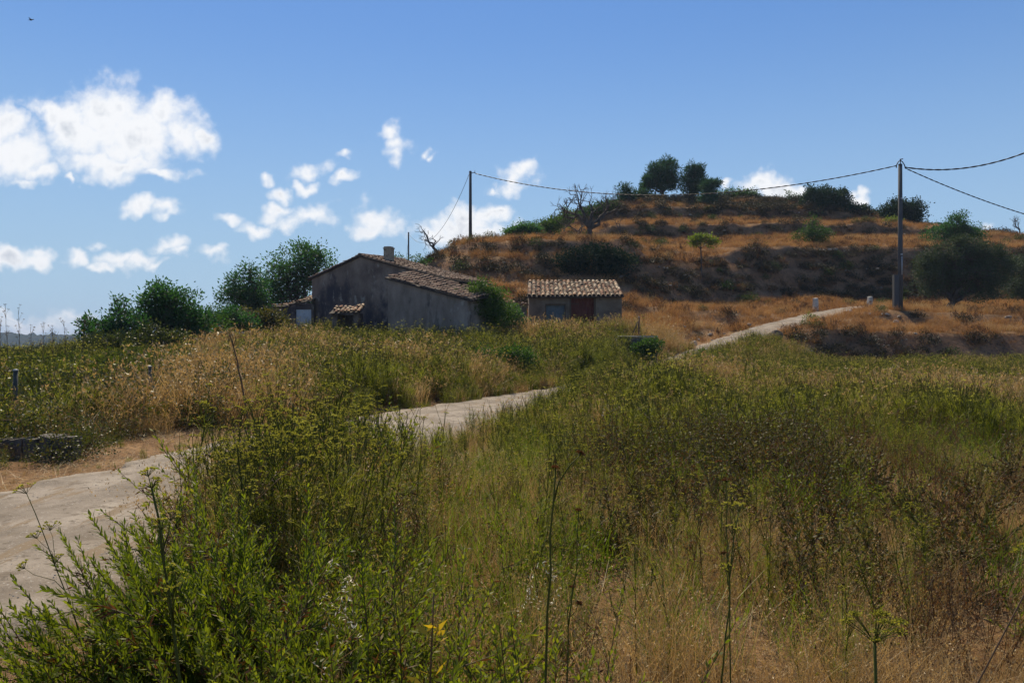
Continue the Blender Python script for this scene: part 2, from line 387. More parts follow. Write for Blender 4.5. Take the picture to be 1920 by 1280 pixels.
PXC = np.array([-600, 0, 400, 580, 700, 740, 800, 830, 880, 1000, 1060, 1170, 1240, 1320, 1420, 1520, 1640, 1760, 1920, 2500], float)
def K(Y, z): return (np.broadcast_to(np.array(Y, float), PXC.shape), np.broadcast_to(np.array(z, float), PXC.shape))
KN = [
 K(14, 0.0),
 K(30, [0,.1,.5,.6,.5,.45,.4,.35,.3,.25,.2,.1,0,0,0,0,0,0,0,0]),
 K([44]*13+[49.2]*7, [.1,.2,.9,1.4,1.4,1.4,1.4,1.4,1.5,1.6,1.6,1.6,1.3,.3,.1,.1,.1,.1,.1,.1]),
 K([49]*12+[50,51,51.5,51,51,51,51,51], [-.5,-.2,1.1,1.7,1.7,1.7,1.8,1.8,1.9,2.3,2.4,2.4,2.3,2.1,1.7,2.1,2.2,2.2,2.2,2.2]),
 K(54.5, [-1,-.4,1,1.8,2,2.2,2.8,3,3.4,3.6,3.6,3.2,2.9,2.8,2.7,2.9,2.9,2.8,2.8,2.8]),
 K([56.5]*14+[58,59,56.5,56.5,56.5,56.5], [-1.2,-.5,1,1.9,2.2,2.6,3.6,4,4.5,4.9,5,4.5,3.7,3.8,3.9,3.9,4.0,3.6,3.5,3.5]),
 K([60]*12+[62,66,69.5,72.5,73,72,71.5,71], [-2,-1,1,2,2.5,3.2,4.8,5.2,5.4,5.3,5.2,5.2,4.6,4.8,4.85,4.95,5.0,4.9,5.0,5]),
 K([66]*6+[66,66.5,67.0,65.5,65.5,67,68,72,75,77.5,78,78,78,78], [-4,-2.6,.6,2,3,4.2,8.2,9.2,9.8,9.6,9.6,9.8,8.6,9.3,10.2,10.5,10.7,10.6,10.8,11]),
 K([83]*10+[86,88.5,88.8,89.2,89.3,89.3,89.3,89.3,89.3,89.3], [-7,-5,-1,1,2,3.5,8,9.5,11.3,12.1,12.3,12.8,12.8,13,13.2,13.2,13.2,13.0,12.6,12]),
 K(90.5, [-9,-7,-2,0,1,3,7,9,11.2,13.2,13.8,14.6,14.7,14.8,14.8,14.8,14.7,14.2,13.4,12.5]),
 K(99.3, [-10,-9,-4,-1,0,2,6,8,10,14.2,15.6,16.6,16.9,16.9,16.9,16.9,16.5,15.2,13.9,12.7]),
 K(100.5, [-11,-10,-5,-2,0,2,5,7,9.4,14.8,16.7,18.1,18.4,18.4,18.4,18.4,17.2,15.7,14.1,12.8]),
 K(106, [-12,-11,-6,-3,-1,1,5,7,8.8,15.4,17.8,19.6,20.3,20.0,20.0,19.6,17.8,16.5,14.6,13]),
 K(112, [-12.5,-12,-7,-4,-2,0,4,6,8,15.8,18.4,20.7,21.6,21.7,21.4,20.4,18.4,16.9,14.9,13]),
 K(126, [-14,-13,-9,-6,-4,-2,2,4,6,14.5,17,19.8,21.2,21.6,21.2,20,18,16,14,12]),
 K(165, [-17,-17,-14,-12,-11,-10,-7,-5,-3,4,6,9,11,12,12,11,10,8,7,6]),
 K(300, -30), K(700, -42), K(4000, -60),
]
def base_h(X, Y):
    Yq = np.maximum(Y, 14.0)
    px = 960 + F * X / np.maximum(Yq, 14)
    px = px + 14 * (fbm(X / 9 + 4, Y / 9, 2)) * 2
    Yw = Yq + np.where(Yq > 46, 1.5 * fbm(X / 7, Y / 25 + 3, 3) * sstep(46, 56, Yq), 0)
    ys = [np.interp(px, PXC, k[0]) for k in KN]; zs = [np.interp(px, PXC, k[1]) for k in KN]
    z = zs[0].copy()
    for i in range(len(KN) - 1):
        t = np.clip((Yw - ys[i]) / (ys[i+1] - ys[i]), 0, 1)
        t = t * t * (3 - 2 * t) if i in (4, 8, 10) else t
        z = np.where(Yw > ys[i], zs[i] + t * (zs[i+1] - zs[i]), z)
    return z
def H(X, Y):
    X = np.asarray(X, float); Y = np.asarray(Y, float)
    z = base_h(X, Y)
    rough = sstep(46, 60, Y) * (1 - sstep(300, 600, Y))
    z = z + fbm(X / 2.2, Y / 2.2, 4) * (0.10 + .6 * rough) + fbm(X / 9 + 40, Y / 9, 3) * (.12 + .7 * rough)
    # small eroded benches on the hill
    z = z + rough * .16 * np.sin((z + .5 * fbm(X / 6, Y / 6, 2)) * 2.6)
    d, s, rz = road_q(X, Y)
    hw = road_hw(Y)
    w = 1 - sstep(hw + .1, hw + np.where(Y > 40, 3.6, 1.6), d)
    z = z * (1 - w) + (rz - .05) * w
    # level ground under the shed and the farmhouse
    return z
def G(px, Y):
    """world point on the ground seen under column px at distance Y"""
    x = (px - 960) / F * Y
    return Vector((x, Y, float(H(np.array([x]), np.array([Y]))[0])))
def zpx(py, Y): return ZC + (640 - py) / F * Y
def at(px, py, Y): return np.array([(px - 960) / F * Y, Y, zpx(py, Y)])

# ground: one sheet from behind the camera to the horizon
ys = np.concatenate([np.arange(-12, 30, .16), np.arange(30, 128, .24), 128 * np.power(4000 / 128, np.linspace(0, 1, 60))])
us = np.linspace(-1.35, 1.35, 620)
UU, YY = np.meshgrid(us, ys)
XX = UU * (YY + 22)
ZZ = H(XX, YY)
nr, nc = XX.shape
ii = np.arange(nr - 1)[:, None] * nc; jj = np.arange(nc - 1)[None, :]
FQ = np.stack([ii + jj, ii + jj + 1, ii + nc + jj + 1, ii + nc + jj], -1).reshape(-1, 4)
def ground_mat():
    m = mat('ground_soil'); t = m.node_tree; nn = t.nodes.new; lk = t.links.new
    c = nn('ShaderNodeTexCoord'); g = nn('ShaderNodeNewGeometry')
    def nz(sc, det=6, ro=.6):
        n = nn('ShaderNodeTexNoise'); n.inputs['Scale'].default_value = sc; n.inputs['Detail'].default_value = det; n.inputs['Roughness'].default_value = ro
        lk(c.outputs['Object'], n.inputs['Vector']); return n.outputs[0]
    def mr(v, a, b):
        n = nn('ShaderNodeMapRange'); n.interpolation_type = 'SMOOTHSTEP'; n.inputs[1].default_value = a; n.inputs[2].default_value = b; lk(v, n.inputs[0]); return n.outputs[0]
    def mixc(f, a, b):
        n = nn('ShaderNodeMix'); n.data_type = 'RGBA'
        lk(f, n.inputs['Factor'])
        for k, v in (('A', a), ('B', b)):
            if isinstance(v, tuple): n.inputs[k].default_value = (*v, 1)
            else: lk(v, n.inputs[k])
        return n.outputs['Result']
    dry = mixc(mr(nz(1.3), .35, .65), (.16, .085, .04), (.28, .17, .085))
    dry = mixc(mr(nz(14, 4), .45, .7), dry, (.09, .055, .032))
    earth = mixc(mr(nz(.8), .3, .7), (.16, .08, .04), (.28, .155, .085))
    earth = mixc(mr(nz(5), .5, .7), earth, (.06, .045, .035))
    sp = nn('ShaderNodeSeparateXYZ'); lk(g.outputs['Normal'], sp.inputs[0])
    st = nn('ShaderNodeMath'); st.operation = 'ADD'; lk(sp.outputs[2], st.inputs[0])
    k = nn('ShaderNodeMath'); k.operation = 'MULTIPLY_ADD'; k.inputs[1].default_value = .25; k.inputs[2].default_value = -.12; lk(nz(2.2, 3), k.inputs[0]); lk(k.outputs[0], st.inputs[1])
    col = mixc(mr(st.outputs[0], .76, .9), earth, dry)
    p = nn('ShaderNodeBsdfPrincipled'); p.inputs['Roughness'].default_value = .95; p.inputs['Specular IOR Level'].default_value = .1
    lk(col, p.inputs['Base Color'])
    b = nn('ShaderNodeBump'); b.inputs['Strength'].default_value = .7; b.inputs['Distance'].default_value = .12; lk(nz(7, 8, .7), b.inputs['Height']); lk(b.outputs[0], p.inputs['Normal'])
    o = nn('ShaderNodeOutputMaterial'); lk(p.outputs[0], o.inputs[0]); return m
MT['ground'] = ground_mat()
mb = MB(); mb.F_app(np.stack([XX, YY, ZZ], -1).reshape(-1, 3), [FQ], 0, True)
tag(mb.build('ground', MT['ground']), kind='structure', label='dry ground rising into a terraced hillside')

# distant hills beyond the valley
def hills_mesh():
    m = MB(); xs = np.concatenate([np.linspace(-2600, -760, 200), np.linspace(-757, -380, 300), np.linspace(-375, 900, 200)])
    rows = []
    for q in range(30):
        Yd = 960 + q * 9; top = sstep(-1, 20, q * 1.0) * (1 - .25 * sstep(22, 30, q))
        crest = 10 + 10 * fbm(xs / 260, xs * 0 + 2, 3) + 4 * sstep(-620, -900, xs) - 10 * sstep(-250, 600, xs) - 4 * sstep(-900, -560, xs)
        z = -62 + (crest + 62) * top + fbm(xs / 40, xs * 0 + Yd / 40, 3) * 7
        z = z + np.maximum(0, vn(xs / 3.2, xs * 0 + q * 3.7) - .35) * 5.5 + np.maximum(0, vn(xs / 7 + 9, xs * 0 + q * 1.7) - .72) * 16
        rows.append(np.stack([xs, Yd + fbm(xs / 80, xs * 0 + 3, 2) * 60, z], 1))
    n = len(xs); V = np.concatenate(rows)
    i = np.arange(len(rows) - 1)[:, None] * n; j = np.arange(n - 1)[None]
    m.F_app(V, [np.stack([i + j, i + j + 1, i + n + j + 1, i + n + j], -1).reshape(-1, 4)], 0, True)
    return m
MT['hills'] = rock_mat('wooded_hill', [(.3, (.008, .018, .016)), (.5, (.015, .028, .02)), (.75, (.05, .05, .035))], .05, bump=.6, bscale=.3, spec=0.0, rough=1.0)
tag(hills_mesh().build('hills', MT['hills']), kind='structure', label='low wooded hills on the horizon')

# the track: a sheet that follows the ground, worn and cracked at its edges
def road_mesh():
    m = MB(); C = catmull(ROAD, 26); n = len(C); rng = np.random.RandomState(8)
    T = np.gradient(C[:, :2], axis=0); T /= np.linalg.norm(T, axis=1)[:, None]
    Nn = np.stack([T[:, 1], -T[:, 0]], 1)
    cols = np.array([-1.12, -1.03, -1.0, -.8, -.55, -.3, 0, .3, .55, .8, 1.0, 1.03, 1.12]); dz = np.array([-.18, -.03, .015, .03, .01, .025, .04, .025, .01, .03, .015, -.03, -.18])
    hw = road_hw(C[:, 1]); s = np.arange(n) * .3
    rows = []
    for c, z in zip(cols, dz):
        e = hw * c + (.34 * fbm(s / .9, s * 0 + (3 if c > 0 else 9), 4) * 2) * (abs(c) > .9)
        rows.append(np.stack([C[:, 0] + Nn[:, 0] * e, C[:, 1] + Nn[:, 1] * e, C[:, 2] + z + .02 * fbm(s / 1.5, s * 0 + c * 7, 2)], 1))
    V = np.stack(rows, 1); k = len(cols)
    i = np.arange(n - 1)[:, None] * k; j = np.arange(k - 1)[None]
    m.F_app(V.reshape(-1, 3), [np.stack([i + j, i + j + 1, i + k + j + 1, i + k + j], -1).reshape(-1, 4)], 0, True)
    return m
MT['road'] = rock_mat('worn_concrete_track', [(.3, (.13,.105,.08)), (.48, (.205,.17,.135)), (.56, (.25,.21,.17)), (.7, (.31,.265,.215))], 1.1, bump=.45, bscale=30, detail=12,
    extra=[(3.5, .54, .66, (.15,.12,.09), (1,1,1)), (9, .58, .64, (.13,.105,.08), (1,1,1)), (1.1, .56, .62, (.19,.14,.09), (3,.5,1)), (40, .60, .68, (.42,.40,.37), (1,1,1)), (55, .62, .70, (.11,.095,.08), (1,1,1)), (.45, .62, .74, (.48,.45,.41), (1,2,1))])
tag(road_mesh().build('road', MT['road']), kind='structure', label='pale worn concrete farm track')

# ------------------------------------------------------------------ roofs and walls
MT['tile'] = leaf_mat('clay_tile', [(.13,.058,.036),(.26,.13,.075),(.38,.25,.155),(.50,.39,.27),(.14,.10,.075)], 0, .85, .2, rnd_obj=0)
MT['tile_dark'] = leaf_mat('weathered_tile', [(.08,.045,.032),(.15,.08,.055),(.25,.165,.115),(.12,.085,.065)], 0, .85, .2, rnd_obj=0)
MT['plaster_dark'] = rock_mat('stained_render', [(.32,(.065,.045,.038)),(.48,(.165,.12,.095)),(.66,(.28,.215,.17))], .55, bump=.6, bscale=9, stretch=(1,1,.7),
    extra=[(.35,.44,.58,(.045,.038,.045),(1,1,.8)), (2.2,.56,.66,(.26,.22,.18),(1,1,.6)), (3.5,.62,.7,(.16,.10,.065),(1,1,1))])
MT['plaster_pale'] = rock_mat('grey_render', [(.3,(.15,.11,.085)),(.5,(.24,.185,.15)),(.7,(.33,.265,.215))], 1.0, bump=.4, bscale=12, stretch=(1,1,.5),
    extra=[(1.2,.54,.68,(.10,.08,.07),(1,1,.35)), (.7,.55,.7,(.38,.34,.30),(1,1,1)), (4,.63,.7,(.12,.085,.06),(1,1,1))])
MT['plaster_tan'] = rock_mat('tan_render', [(.3,(.11,.08,.06)),(.6,(.20,.155,.115))], 1.3, bump=.4, bscale=12, extra=[(2,.56,.68,(.10,.08,.06),(1,1,.5))])
MT['mortar'] = rock_mat('chimney_render', [(.3,(.24,.19,.13)),(.7,(.36,.30,.22))], 3, bump=.5, bscale=20, extra=[(5,.58,.66,(.12,.095,.07),(1,1,1))])
MT['door_white'] = rock_mat('white_paint', [(.3,(.42,.43,.45)),(.7,(.58,.58,.58))], 3, bump=.1, extra=[(4,.62,.7,(.3,.27,.24),(1,1,.3))])
MT['door_red'] = rock_mat('red_paint', [(.3,(.09,.026,.02)),(.7,(.14,.045,.032))], 4, bump=.2, extra=[(6,.6,.7,(.09,.03,.022),(1,1,.3))])
MT['door_blue'] = rock_mat('grey_blue_paint', [(.3,(.09,.11,.12)),(.7,(.15,.17,.18))], 4, bump=.2)
MT['wood'] = rock_mat('old_wood', [(.3,(.07,.05,.035)),(.7,(.14,.10,.07))], 8, stretch=(1,1,.1), bump=.4)
MT['dark_wood'] = rock_mat('dark_wood', [(.3,(.03,.022,.018)),(.7,(.07,.05,.04))], 8, bump=.4)
MT['stone'] = rock_mat('limestone', [(.3,(.24,.22,.19)),(.7,(.42,.39,.35))], 5, bump=.7, bscale=14, extra=[(3,.55,.66,(.12,.11,.10),(1,1,1))])
MT['white_stone'] = rock_mat('whitewashed_stone', [(.3,(.34,.31,.27)),(.7,(.50,.47,.42))], 4, bump=.4, extra=[(5,.58,.68,(.25,.22,.19),(1,1,1))])
MT['dark_stone'] = rock_mat('dark_wall_stone', [(.3,(.05,.045,.042)),(.7,(.15,.135,.12))], 4, bump=.8, bscale=12)
MT['pole'] = rock_mat('pole_concrete', [(.3,(.05,.05,.055)),(.7,(.09,.088,.085))], 3, bump=.2, stretch=(1,1,.2))
MT['cable'] = rock_mat('black_cable', [(.3,(.012,.012,.013)),(.7,(.02,.02,.022))], 20, rough=.5, bump=0)
MT['metal'] = rock_mat('galvanised_metal', [(.3,(.25,.26,.27)),(.7,(.4,.41,.42))], 10, rough=.5, bump=0)
MT['rusty'] = rock_mat('rusty_metal', [(.3,(.05,.035,.03)),(.7,(.12,.07,.05))], 10, rough=.8, bump=.2)

def unit(v): v = np.asarray(v, float); return v / np.linalg.norm(v)
def roof_slab(mb, p0, p1, p2, p3, th, mat=0):
    """quad p0..p3 (eave start, eave end, ridge end, ridge start) with thickness downwards"""
    T = np.array([p0, p1, p2, p3], float); Bm = T - np.array([0, 0, th])
    mb.add(np.concatenate([T, Bm]), [np.array([[0,1,2,3],[7,6,5,4],[0,4,5,1],[1,5,6,2],[2,6,7,3],[3,7,4,0]])], mat)
def tiles(mb, p0, p1, p3, p2=None, w=.24, step=.34, r=.09, rng=None, miss=.02, mess=.012, mat=0):
    """rows of half-round tiles: p0-p1 the eave, p3 (p2) the ridge side"""
    p0, p1, p3 = (np.array(p, float) for p in (p0, p1, p3)); p2 = p1 + p3 - p0 if p2 is None else np.array(p2, float)
    nrm = unit(np.cross(p1 - p0, p3 - p0)); nrm = nrm if nrm[2] > 0 else -nrm
    ncol = max(2, int(np.linalg.norm(p1 - p0) / w)); nrow = max(2, int(np.linalg.norm(p3 - p0) / step))
    u = unit(p1 - p0)
    a = np.linspace(0, math.pi, 6)
    sag = .05
    for c in range(ncol):
        fc = (c + .5) / ncol; e = p0 + (p1 - p0) * fc; g = p3 + (p2 - p3) * fc; up = (g - e)
        jc = rng.uniform(-.02, .02)
        for k in range(nrow):
            if rng.rand() < miss: continue
            t0 = k / nrow; t1 = (k + 1.22) / nrow
            q0 = e + up * t0 + u * (jc + rng.uniform(-mess, mess)); q1 = e + up * min(t1, 1.03) + u * (jc + rng.uniform(-mess, mess))
            hz = -sag * math.sin(math.pi * fc) * math.sin(math.pi * t0)
            l0 = nrm * (.045 + hz + rng.uniform(0, mess)); l1 = nrm * (.012 + hz + rng.uniform(0, mess))
            r0 = r * rng.uniform(.95, 1.08); r1 = r * .82
            ring0 = [q0 + l0 - u * math.cos(x) * r0 + nrm * math.sin(x) * r0 * .8 for x in a]
            ring1 = [q1 + l1 - u * math.cos(x) * r1 + nrm * math.sin(x) * r1 * .8 for x in a]
            inn0 = [v - nrm * .018 * math.sin(x) + u * math.cos(x) * .018 for v, x in zip(ring0, a)]
            V = np.array(ring0 + ring1 + inn0); i = np.arange(5)
            Fq = np.stack([i, i + 1, i + 7, i + 6], 1); Fe = np.stack([i + 12, i + 13, i + 1, i], 1)
            mb.F_app(V, [Fq, Fe], mat, False)
def prism(mb, pts, off, mat=0):
    """polygon pts extruded by vector off"""
    P = np.array(pts, float); n = len(P); Q = P + np.array(off, float)
    Fs = [np.arange(n)[None], (np.arange(n) + n)[None, ::-1]]
    i = np.arange(n); Fs.append(np.stack([i, i + n, (i + 1) % n + n, (i + 1) % n], 1))
    mb.F_app(np.concatenate([P, Q]), Fs, mat, False)

def frame_obj(name, origin, ux, uy, label, cat, group=None):
    """empty whose local x,y axes lie along ux, uy"""
    o = empty(name, origin, label, cat, group, math.atan2(ux[1], ux[0])); return o

# --- main farmhouse -------------------------------------------------
# local frame: x along the gable wall (left to right, coming nearer), y into the house, z up
def farmhouse():
    rng = np.random.RandomState(2)
    a = math.radians(-35)
    O = at(585, 640, 49.0); O[2] = 0
    root = frame_obj('farmhouse', tuple(O), (math.cos(a), math.sin(a)), None, 'old farmhouse with stained gable wall, sagging tiled roof and square chimney', 'farmhouse')
    z0 = .8; Lw = 10.6; xr = 4.15; zr = 6.6; zl = 5.5; zrr = 4.97; D = 3.2
    m = MB(); prism(m, [(0,0,z0),(Lw,0,z0),(Lw,0,zrr),(xr,0,zr),(0,0,zl)], (0, .45, 0)); m.build('wall', MT['plaster_dark'], root)
    m = MB(); m.box((0,.45,z0),(.4,D,zl-.02)); m.box((Lw-.4,.45,z0),(Lw,D,zrr-.02)); prism(m, [(0,D,z0),(Lw,D,z0),(Lw,D,zrr-.01),(xr,D,zr-.01),(0,D,zl-.01)], (0,.4,0)); m.build('rear_wall', MT['plaster_dark'], root)
    m = MB()
    ov = .12
    sl = (zr-zl)/xr; sr = (zr-zrr)/(Lw-xr)
    L0 = (-.25,-ov,zl-.25*sl+.03); L1 = (-.25,D+.5,zl-.25*sl+.03); R0=(xr,-ov,zr+.03); R1=(xr,D+.5,zr+.03)
    E0 = (Lw+.3,-ov,zrr-.3*sr+.03); E1=(Lw+.3,D+.5,zrr-.3*sr+.03)
    roof_slab(m, L0, R0, R1, L1, .09, 1); roof_slab(m, R0, E0, E1, R1, .09, 1)
    tiles(m, L1, L0, R1, R0, rng=rng, miss=.05, mess=.03, w=.27); tiles(m, E0, E1, R0, R1, rng=rng, miss=.04, mess=.03, w=.27)
    # ridge tiles
    for k in range(10):
        y = -ov + k * .38; 
        m.tube([(xr, y, zr+.06+rng.uniform(-.015,.02)), (xr, y+.46, zr+.08)], [.12,.10], 8)
    m.build('roof', [MT['tile_dark'], MT['dark_wood']], root)
    m = MB(); cx, cy = 5.55, .9
    V0 = .21
    m.box((cx-V0,cy-.22,5.6),(cx+V0,cy+.22,7.0)); m.box((cx-.235,cy-.25,7.0),(cx+.235,cy+.25,7.07)); m.box((cx-.2,cy-.2,7.07),(cx+.19,cy+.2,7.13), jit=.015, rng=rng)
    m.build('chimney', MT['mortar'], root)
    # lean-to in front of the right half
    x0, x1, y1 = 8.25, 13.6, -2.0; zt, zb = 5.0, 3.72
    lx = MB(); prism(lx, [(x0,y1,z0),(x1,y1,z0),(x1,y1,zb),(x0,y1,zt)], (0,.35,0))
    lx.box((x0,y1+.35,z0),(x0+.3,-.01,zt-.02)); lx.box((x1-.3,y1+.35,z0),(x1,-.01,zb-.02))
    w = lx.build('lean_to_wall', MT['plaster_pale'], root)
    lr = MB(); s2 = (zt-zb)/(x1-x0)
    A=(x0-.1,y1-.15,zt+.1*s2+.02); B=(x0-.1,.0,zt+.1*s2+.02); C=(x1+.35,y1-.15,zb-.35*s2+.02); Dd=(x1+.35,0,zb-.35*s2+.02)
    # upper strip rises towards the main wall so the tiles show
    B = (B[0], B[1]-.01, B[2]+.42); Dd = (Dd[0], Dd[1]-.01, Dd[2]+.42)
    roof_slab(lr, C, Dd, B, A, .08, 1); tiles(lr, C, Dd, A, B, rng=rng, miss=.05, mess=.04, w=.26)
    lr.build('lean_to_roof', [MT['tile_dark'], MT['dark_wood']], root)
    return root
farmhouse()

def ruined_stub():
    rng = np.random.RandomState(12); Y = 42.6; O = at(622, 640, Y); s = Y / F
    root = empty('ruined_lean_to', (O[0], O[1], 0), 'low ruined lean-to with a few broken pale roof tiles in front of the farmhouse gable', 'ruin')
    w = (672-622)*s; zt = zpx(588, Y)
    m = MB(); m.box((0,0,1.0),(.3,1.3,zt-.02), jit=.03, rng=rng); m.box((w-.3,0,1.0),(w,1.3,zt+.05), jit=.03, rng=rng); m.box((.3,.9,1.0),(w-.3,1.2,zt-.04)); m.build('wall', MT['plaster_dark'], root)
    m = MB(); roof_slab(m, (-.1,-.25,zt), (w+.1,-.2,zt+.08), (w+.1,1.4,zt+.5), (-.1,1.4,zt+.4), .07, 1); tiles(m, (-.1,-.25,zt), (w+.1,-.2,zt+.08), (-.1,1.4,zt+.4), (w+.1,1.4,zt+.5), rng=rng, miss=.15, mess=.05, w=.23, step=.34)
    m.build('roof', [MT['tile'], MT['dark_wood']], root)
ruined_stub()

def outhouse():
    rng = np.random.RandomState(4)
    Y = 48.6; O = at(512, 640, Y); 
    root = empty('outhouse', (O[0], O[1], 0), 'low ruined outhouse with white door and broken tiled roof left of the farmhouse', 'outhouse')
    Lw = (588-512)/F*Y; z0 = .8
    xd0 = (555-512)/F*Y; xd1 = (583-512)/F*Y; zt = zpx(580, Y); zw = zpx(576, Y)
    m = MB(); m.box((0,0,z0),(xd0-.02,.35,zw+.02), jit=.02, rng=rng); m.box((xd1+.02,0,z0),(Lw,.35,zt+.35)); m.box((xd0-.02,0,zt+.02),(xd1+.02,.35,zt+.32)); m.box((0,.35,z0),(.3,2.6,zw)); m.box((0,2.6,z0),(Lw,2.9,zt+.5))
    m.build('wall', MT['plaster_dark'], root)
    m = MB(); m.box((xd0,.06,z0),(xd1,.12,zt)); d = m.build('door', MT['door_white'], root)
    m = MB(); m.box((xd1-.14,.03,2.35),(xd1-.09,.06,2.5)); m.build('handle', MT['rusty'], d)
    m = MB()
    a0 = (xd0-.4,-.15,zt+.32); a1 = (Lw+.05,-.15,zt+.55); b1 = (Lw+.05,1.9,zt+1.15); b0 = (xd0-.1,1.9,zt+.62)
    roof_slab(m, a0, a1, b1, b0, .08, 1); tiles(m, a0, a1, b0, b1, rng=rng, miss=.12, mess=.06, w=.24, step=.32)
    c0 = (-.1,-.1,zw+.04); c1 = (xd0-.45,-.1,zw+.06); roof_slab(m, c0, c1, (xd0-.45,1.2,zw+.28), (-.1,1.2,zw+.2), .06, 1)
    tiles(m, c0, c1, (-.1,1.2,zw+.2), (xd0-.45,1.2,zw+.28), rng=rng, miss=.3, mess=.07, w=.25, step=.33)
    m.build('roof', [MT['tile'], MT['dark_wood']], root)
outhouse()

def shed():
    rng = np.random.RandomState(7)
    Y = 48.0; O = at(992, 640, Y)
    root = empty('shed', (O[0], O[1], 0), 'small rendered shed with barrel tile roof and red door beside the track', 'shed')
    Lw = (1166-992)/F*Y; z0 = 1.0; ze = zpx(556, Y); D = 3.4; zrg = zpx(527, Y+D)
    x = lambda p: (p-992)/F*Y; z = lambda q: zpx(q, Y)
    b0, b1, bt = x(1024), x(1059), z(572); r0, r1, rt = x(1071), x(1114), z(559)
    m = MB()
    m.box((0,0,z0),(b0,.3,ze)); m.box((b0,0,bt),(b1,.3,ze)); m.box((b0,0,z0),(b1,.3,bt-1.35)); m.box((b1,0,z0),(r0,.3,ze)); m.box((r0,0,rt),(r1,.3,ze)); m.box((r1,0,z0),(Lw,.3,ze))
    prism(m, [(0,.3,z0),(0,D,z0),(0,D,zrg-.1),(0,.3,ze)], (.3,0,0)); prism(m, [(Lw-.3,.3,z0),(Lw-.3,D,z0),(Lw-.3,D,zrg-.1),(Lw-.3,.3,ze)], (.3,0,0))
    m.box((.3,D-.3,z0),(Lw-.3,D,zrg-.12))
    m.build('wall', MT['plaster_tan'], root)
    m = MB()
    k = 4
    for i in range(k): w0 = b0 + (b1-b0)*i/k; m.box((w0+.006,.12,bt-1.35),(w0+(b1-b0)/k-.006,.16,bt))
    m.build('shutter', MT['door_blue'], root)
    m = MB()
    for i in range(6): w0 = r0 + (r1-r0)*i/6; m.box((w0+.005,.1,z0),(w0+(r1-r0)/6-.005,.15,rt))
    d = m.build('door', MT['door_red'], root)
    m = MB(); m.box((r1-.16,.04,3.0),(r1-.11,.1,3.2)); m.build('handle', MT['rusty'], d)
    for zz in (z0+1.2, rt-.35): m = MB(); m.box((r0+.02,.075,zz),(r0+.5,.098,zz+.05)); m.build('hinge', MT['rusty'], d)
    m = MB(); m.box((r0-.09,-.03,z0),(r0-.003,.06,rt+.003)); m.box((r1+.003,-.03,z0),(r1+.09,.06,rt+.003)); m.box((r0-.16,-.04,rt+.006),(r1+.16,.06,rt+.14)); m.build('door_frame', MT['wood'], root)
    m = MB(); m.box((b0-.06,-.025,bt+.003),(b1+.06,.05,bt+.09)); m.box((b0-.08,-.07,bt-1.42),(b1+.08,.05,bt-1.353)); m.box((b0-.05,-.02,bt-1.35),(b0-.002,.05,bt)); m.box((b1+.002,-.02,bt-1.35),(b1+.05,.05,bt)); m.build('shutter_frame', MT['wood'], root)
    m = MB()
    e0 = (-.12,-.28,ze-.02); e1 = (Lw+.1,-.28,ze+.02); g1 = (Lw+.12,D+.1,zrg); g0 = (.02,D+.1,zrg-.02)
    roof_slab(m, e0, e1, g1, g0, .08, 1)
    tiles(m, e0, e1, g0, g1, rng=rng, miss=.02, mess=.035, w=.262, step=.36, r=.105)
    m.build('roof', [MT['tile'], MT['dark_wood']], root)
shed()

def tile_capped_wall():
    rng = np.random.RandomState(9); Y = 46.5
    O = at(905, 640, Y); root = empty('garden_wall', (O[0], O[1], 0), 'low wall capped with broken sloping tiles between the bush and the shed', 'wall')
    Lw = (988-905)/F*Y; zl = zpx(555, Y); zr = zpx(576, Y)
    m = MB(); prism(m, [(0,0,.9),(Lw,0,.9),(Lw,0,zr),(0,0,zl)], (0,.3,0)); m.build('wall', MT['plaster_tan'], root)
    m = MB(); tiles(m, (-.05,-.2,zl+.0), (Lw+.1,-.2,zr+.0), (-.05,.5,zl+.16), (Lw+.1,.5,zr+.16), rng=rng, miss=.1, mess=.05, w=.24, step=.35); m.build('tile_cap', MT['tile_dark'], root)
tile_capped_wall()

# ------------------------------------------------------------------ poles and cables
def utility_pole(px, pyb, pyt, Y, r0, label, band=True, box=False):
    g = at(px, pyb, Y); zt = zpx(pyt, Y); zg = float(H(np.array([g[0]]), np.array([Y]))[0]) - .4
    root = empty('utility_pole', (g[0], Y, zg), label, 'utility pole', 'utility poles carrying the overhead line')
    h = zt - zg
    m = MB(); m.tube([(0,0,0),(0,0,h*.5),(0,0,h)], [r0, r0*.86, r0*.72], 10); m.build('shaft', MT['pole'], root)
    m = MB(); m.tube([(0,0,h),(0,0,h+.05)], [r0*.76, r0*.7], 10); m.build('cap', MT['dark_wood'], root)
    return root, h
root1, h1 = utility_pole(1688, 566, 309, 57.0, .185, 'tall grey utility pole by the track with a looped cable bracket on top')
m = MB(); m.tube([(-.28,0,h1-.22),(-.26,0,h1-.02),(-.13,0,h1+.22),(.02,0,h1+.3),(.16,0,h1+.2),(.3,0,h1-.02),(.34,0,h1-.16)], .035, 6); m.build('cable_loop', MT['cable'], root1)
m = MB(); m.tube([(0,0,h1),(.02,0,h1+.38)], .03, 6); m.tube([(-.02,0,h1+.36),(.2,0,h1+.42)], [.05,.03], 6); m.build('bracket', MT['rusty'], root1)
m = MB(); m.box((-.50,-.16,.3),(-.14,.14,2.9)); m.build('cable_duct', MT['pole'], root1)
m = MB(); m.tube([(.03,-.19,2.9),(.03,-.175,4.2)], .035, 6); m.build('conduit', MT['metal'], root1)
for zz in (4.3, 8.25 if h1 > 8.5 else h1*.8):
    m = MB(); m.box((-.05,-.215,zz),(.07,-.15,zz+.1)); m.build('clamp', MT['metal'], root1)
root2, h2 = utility_pole(882, 461, 322, 75.0, .17, 'plain grey utility pole on the hill edge left of the almond tree')
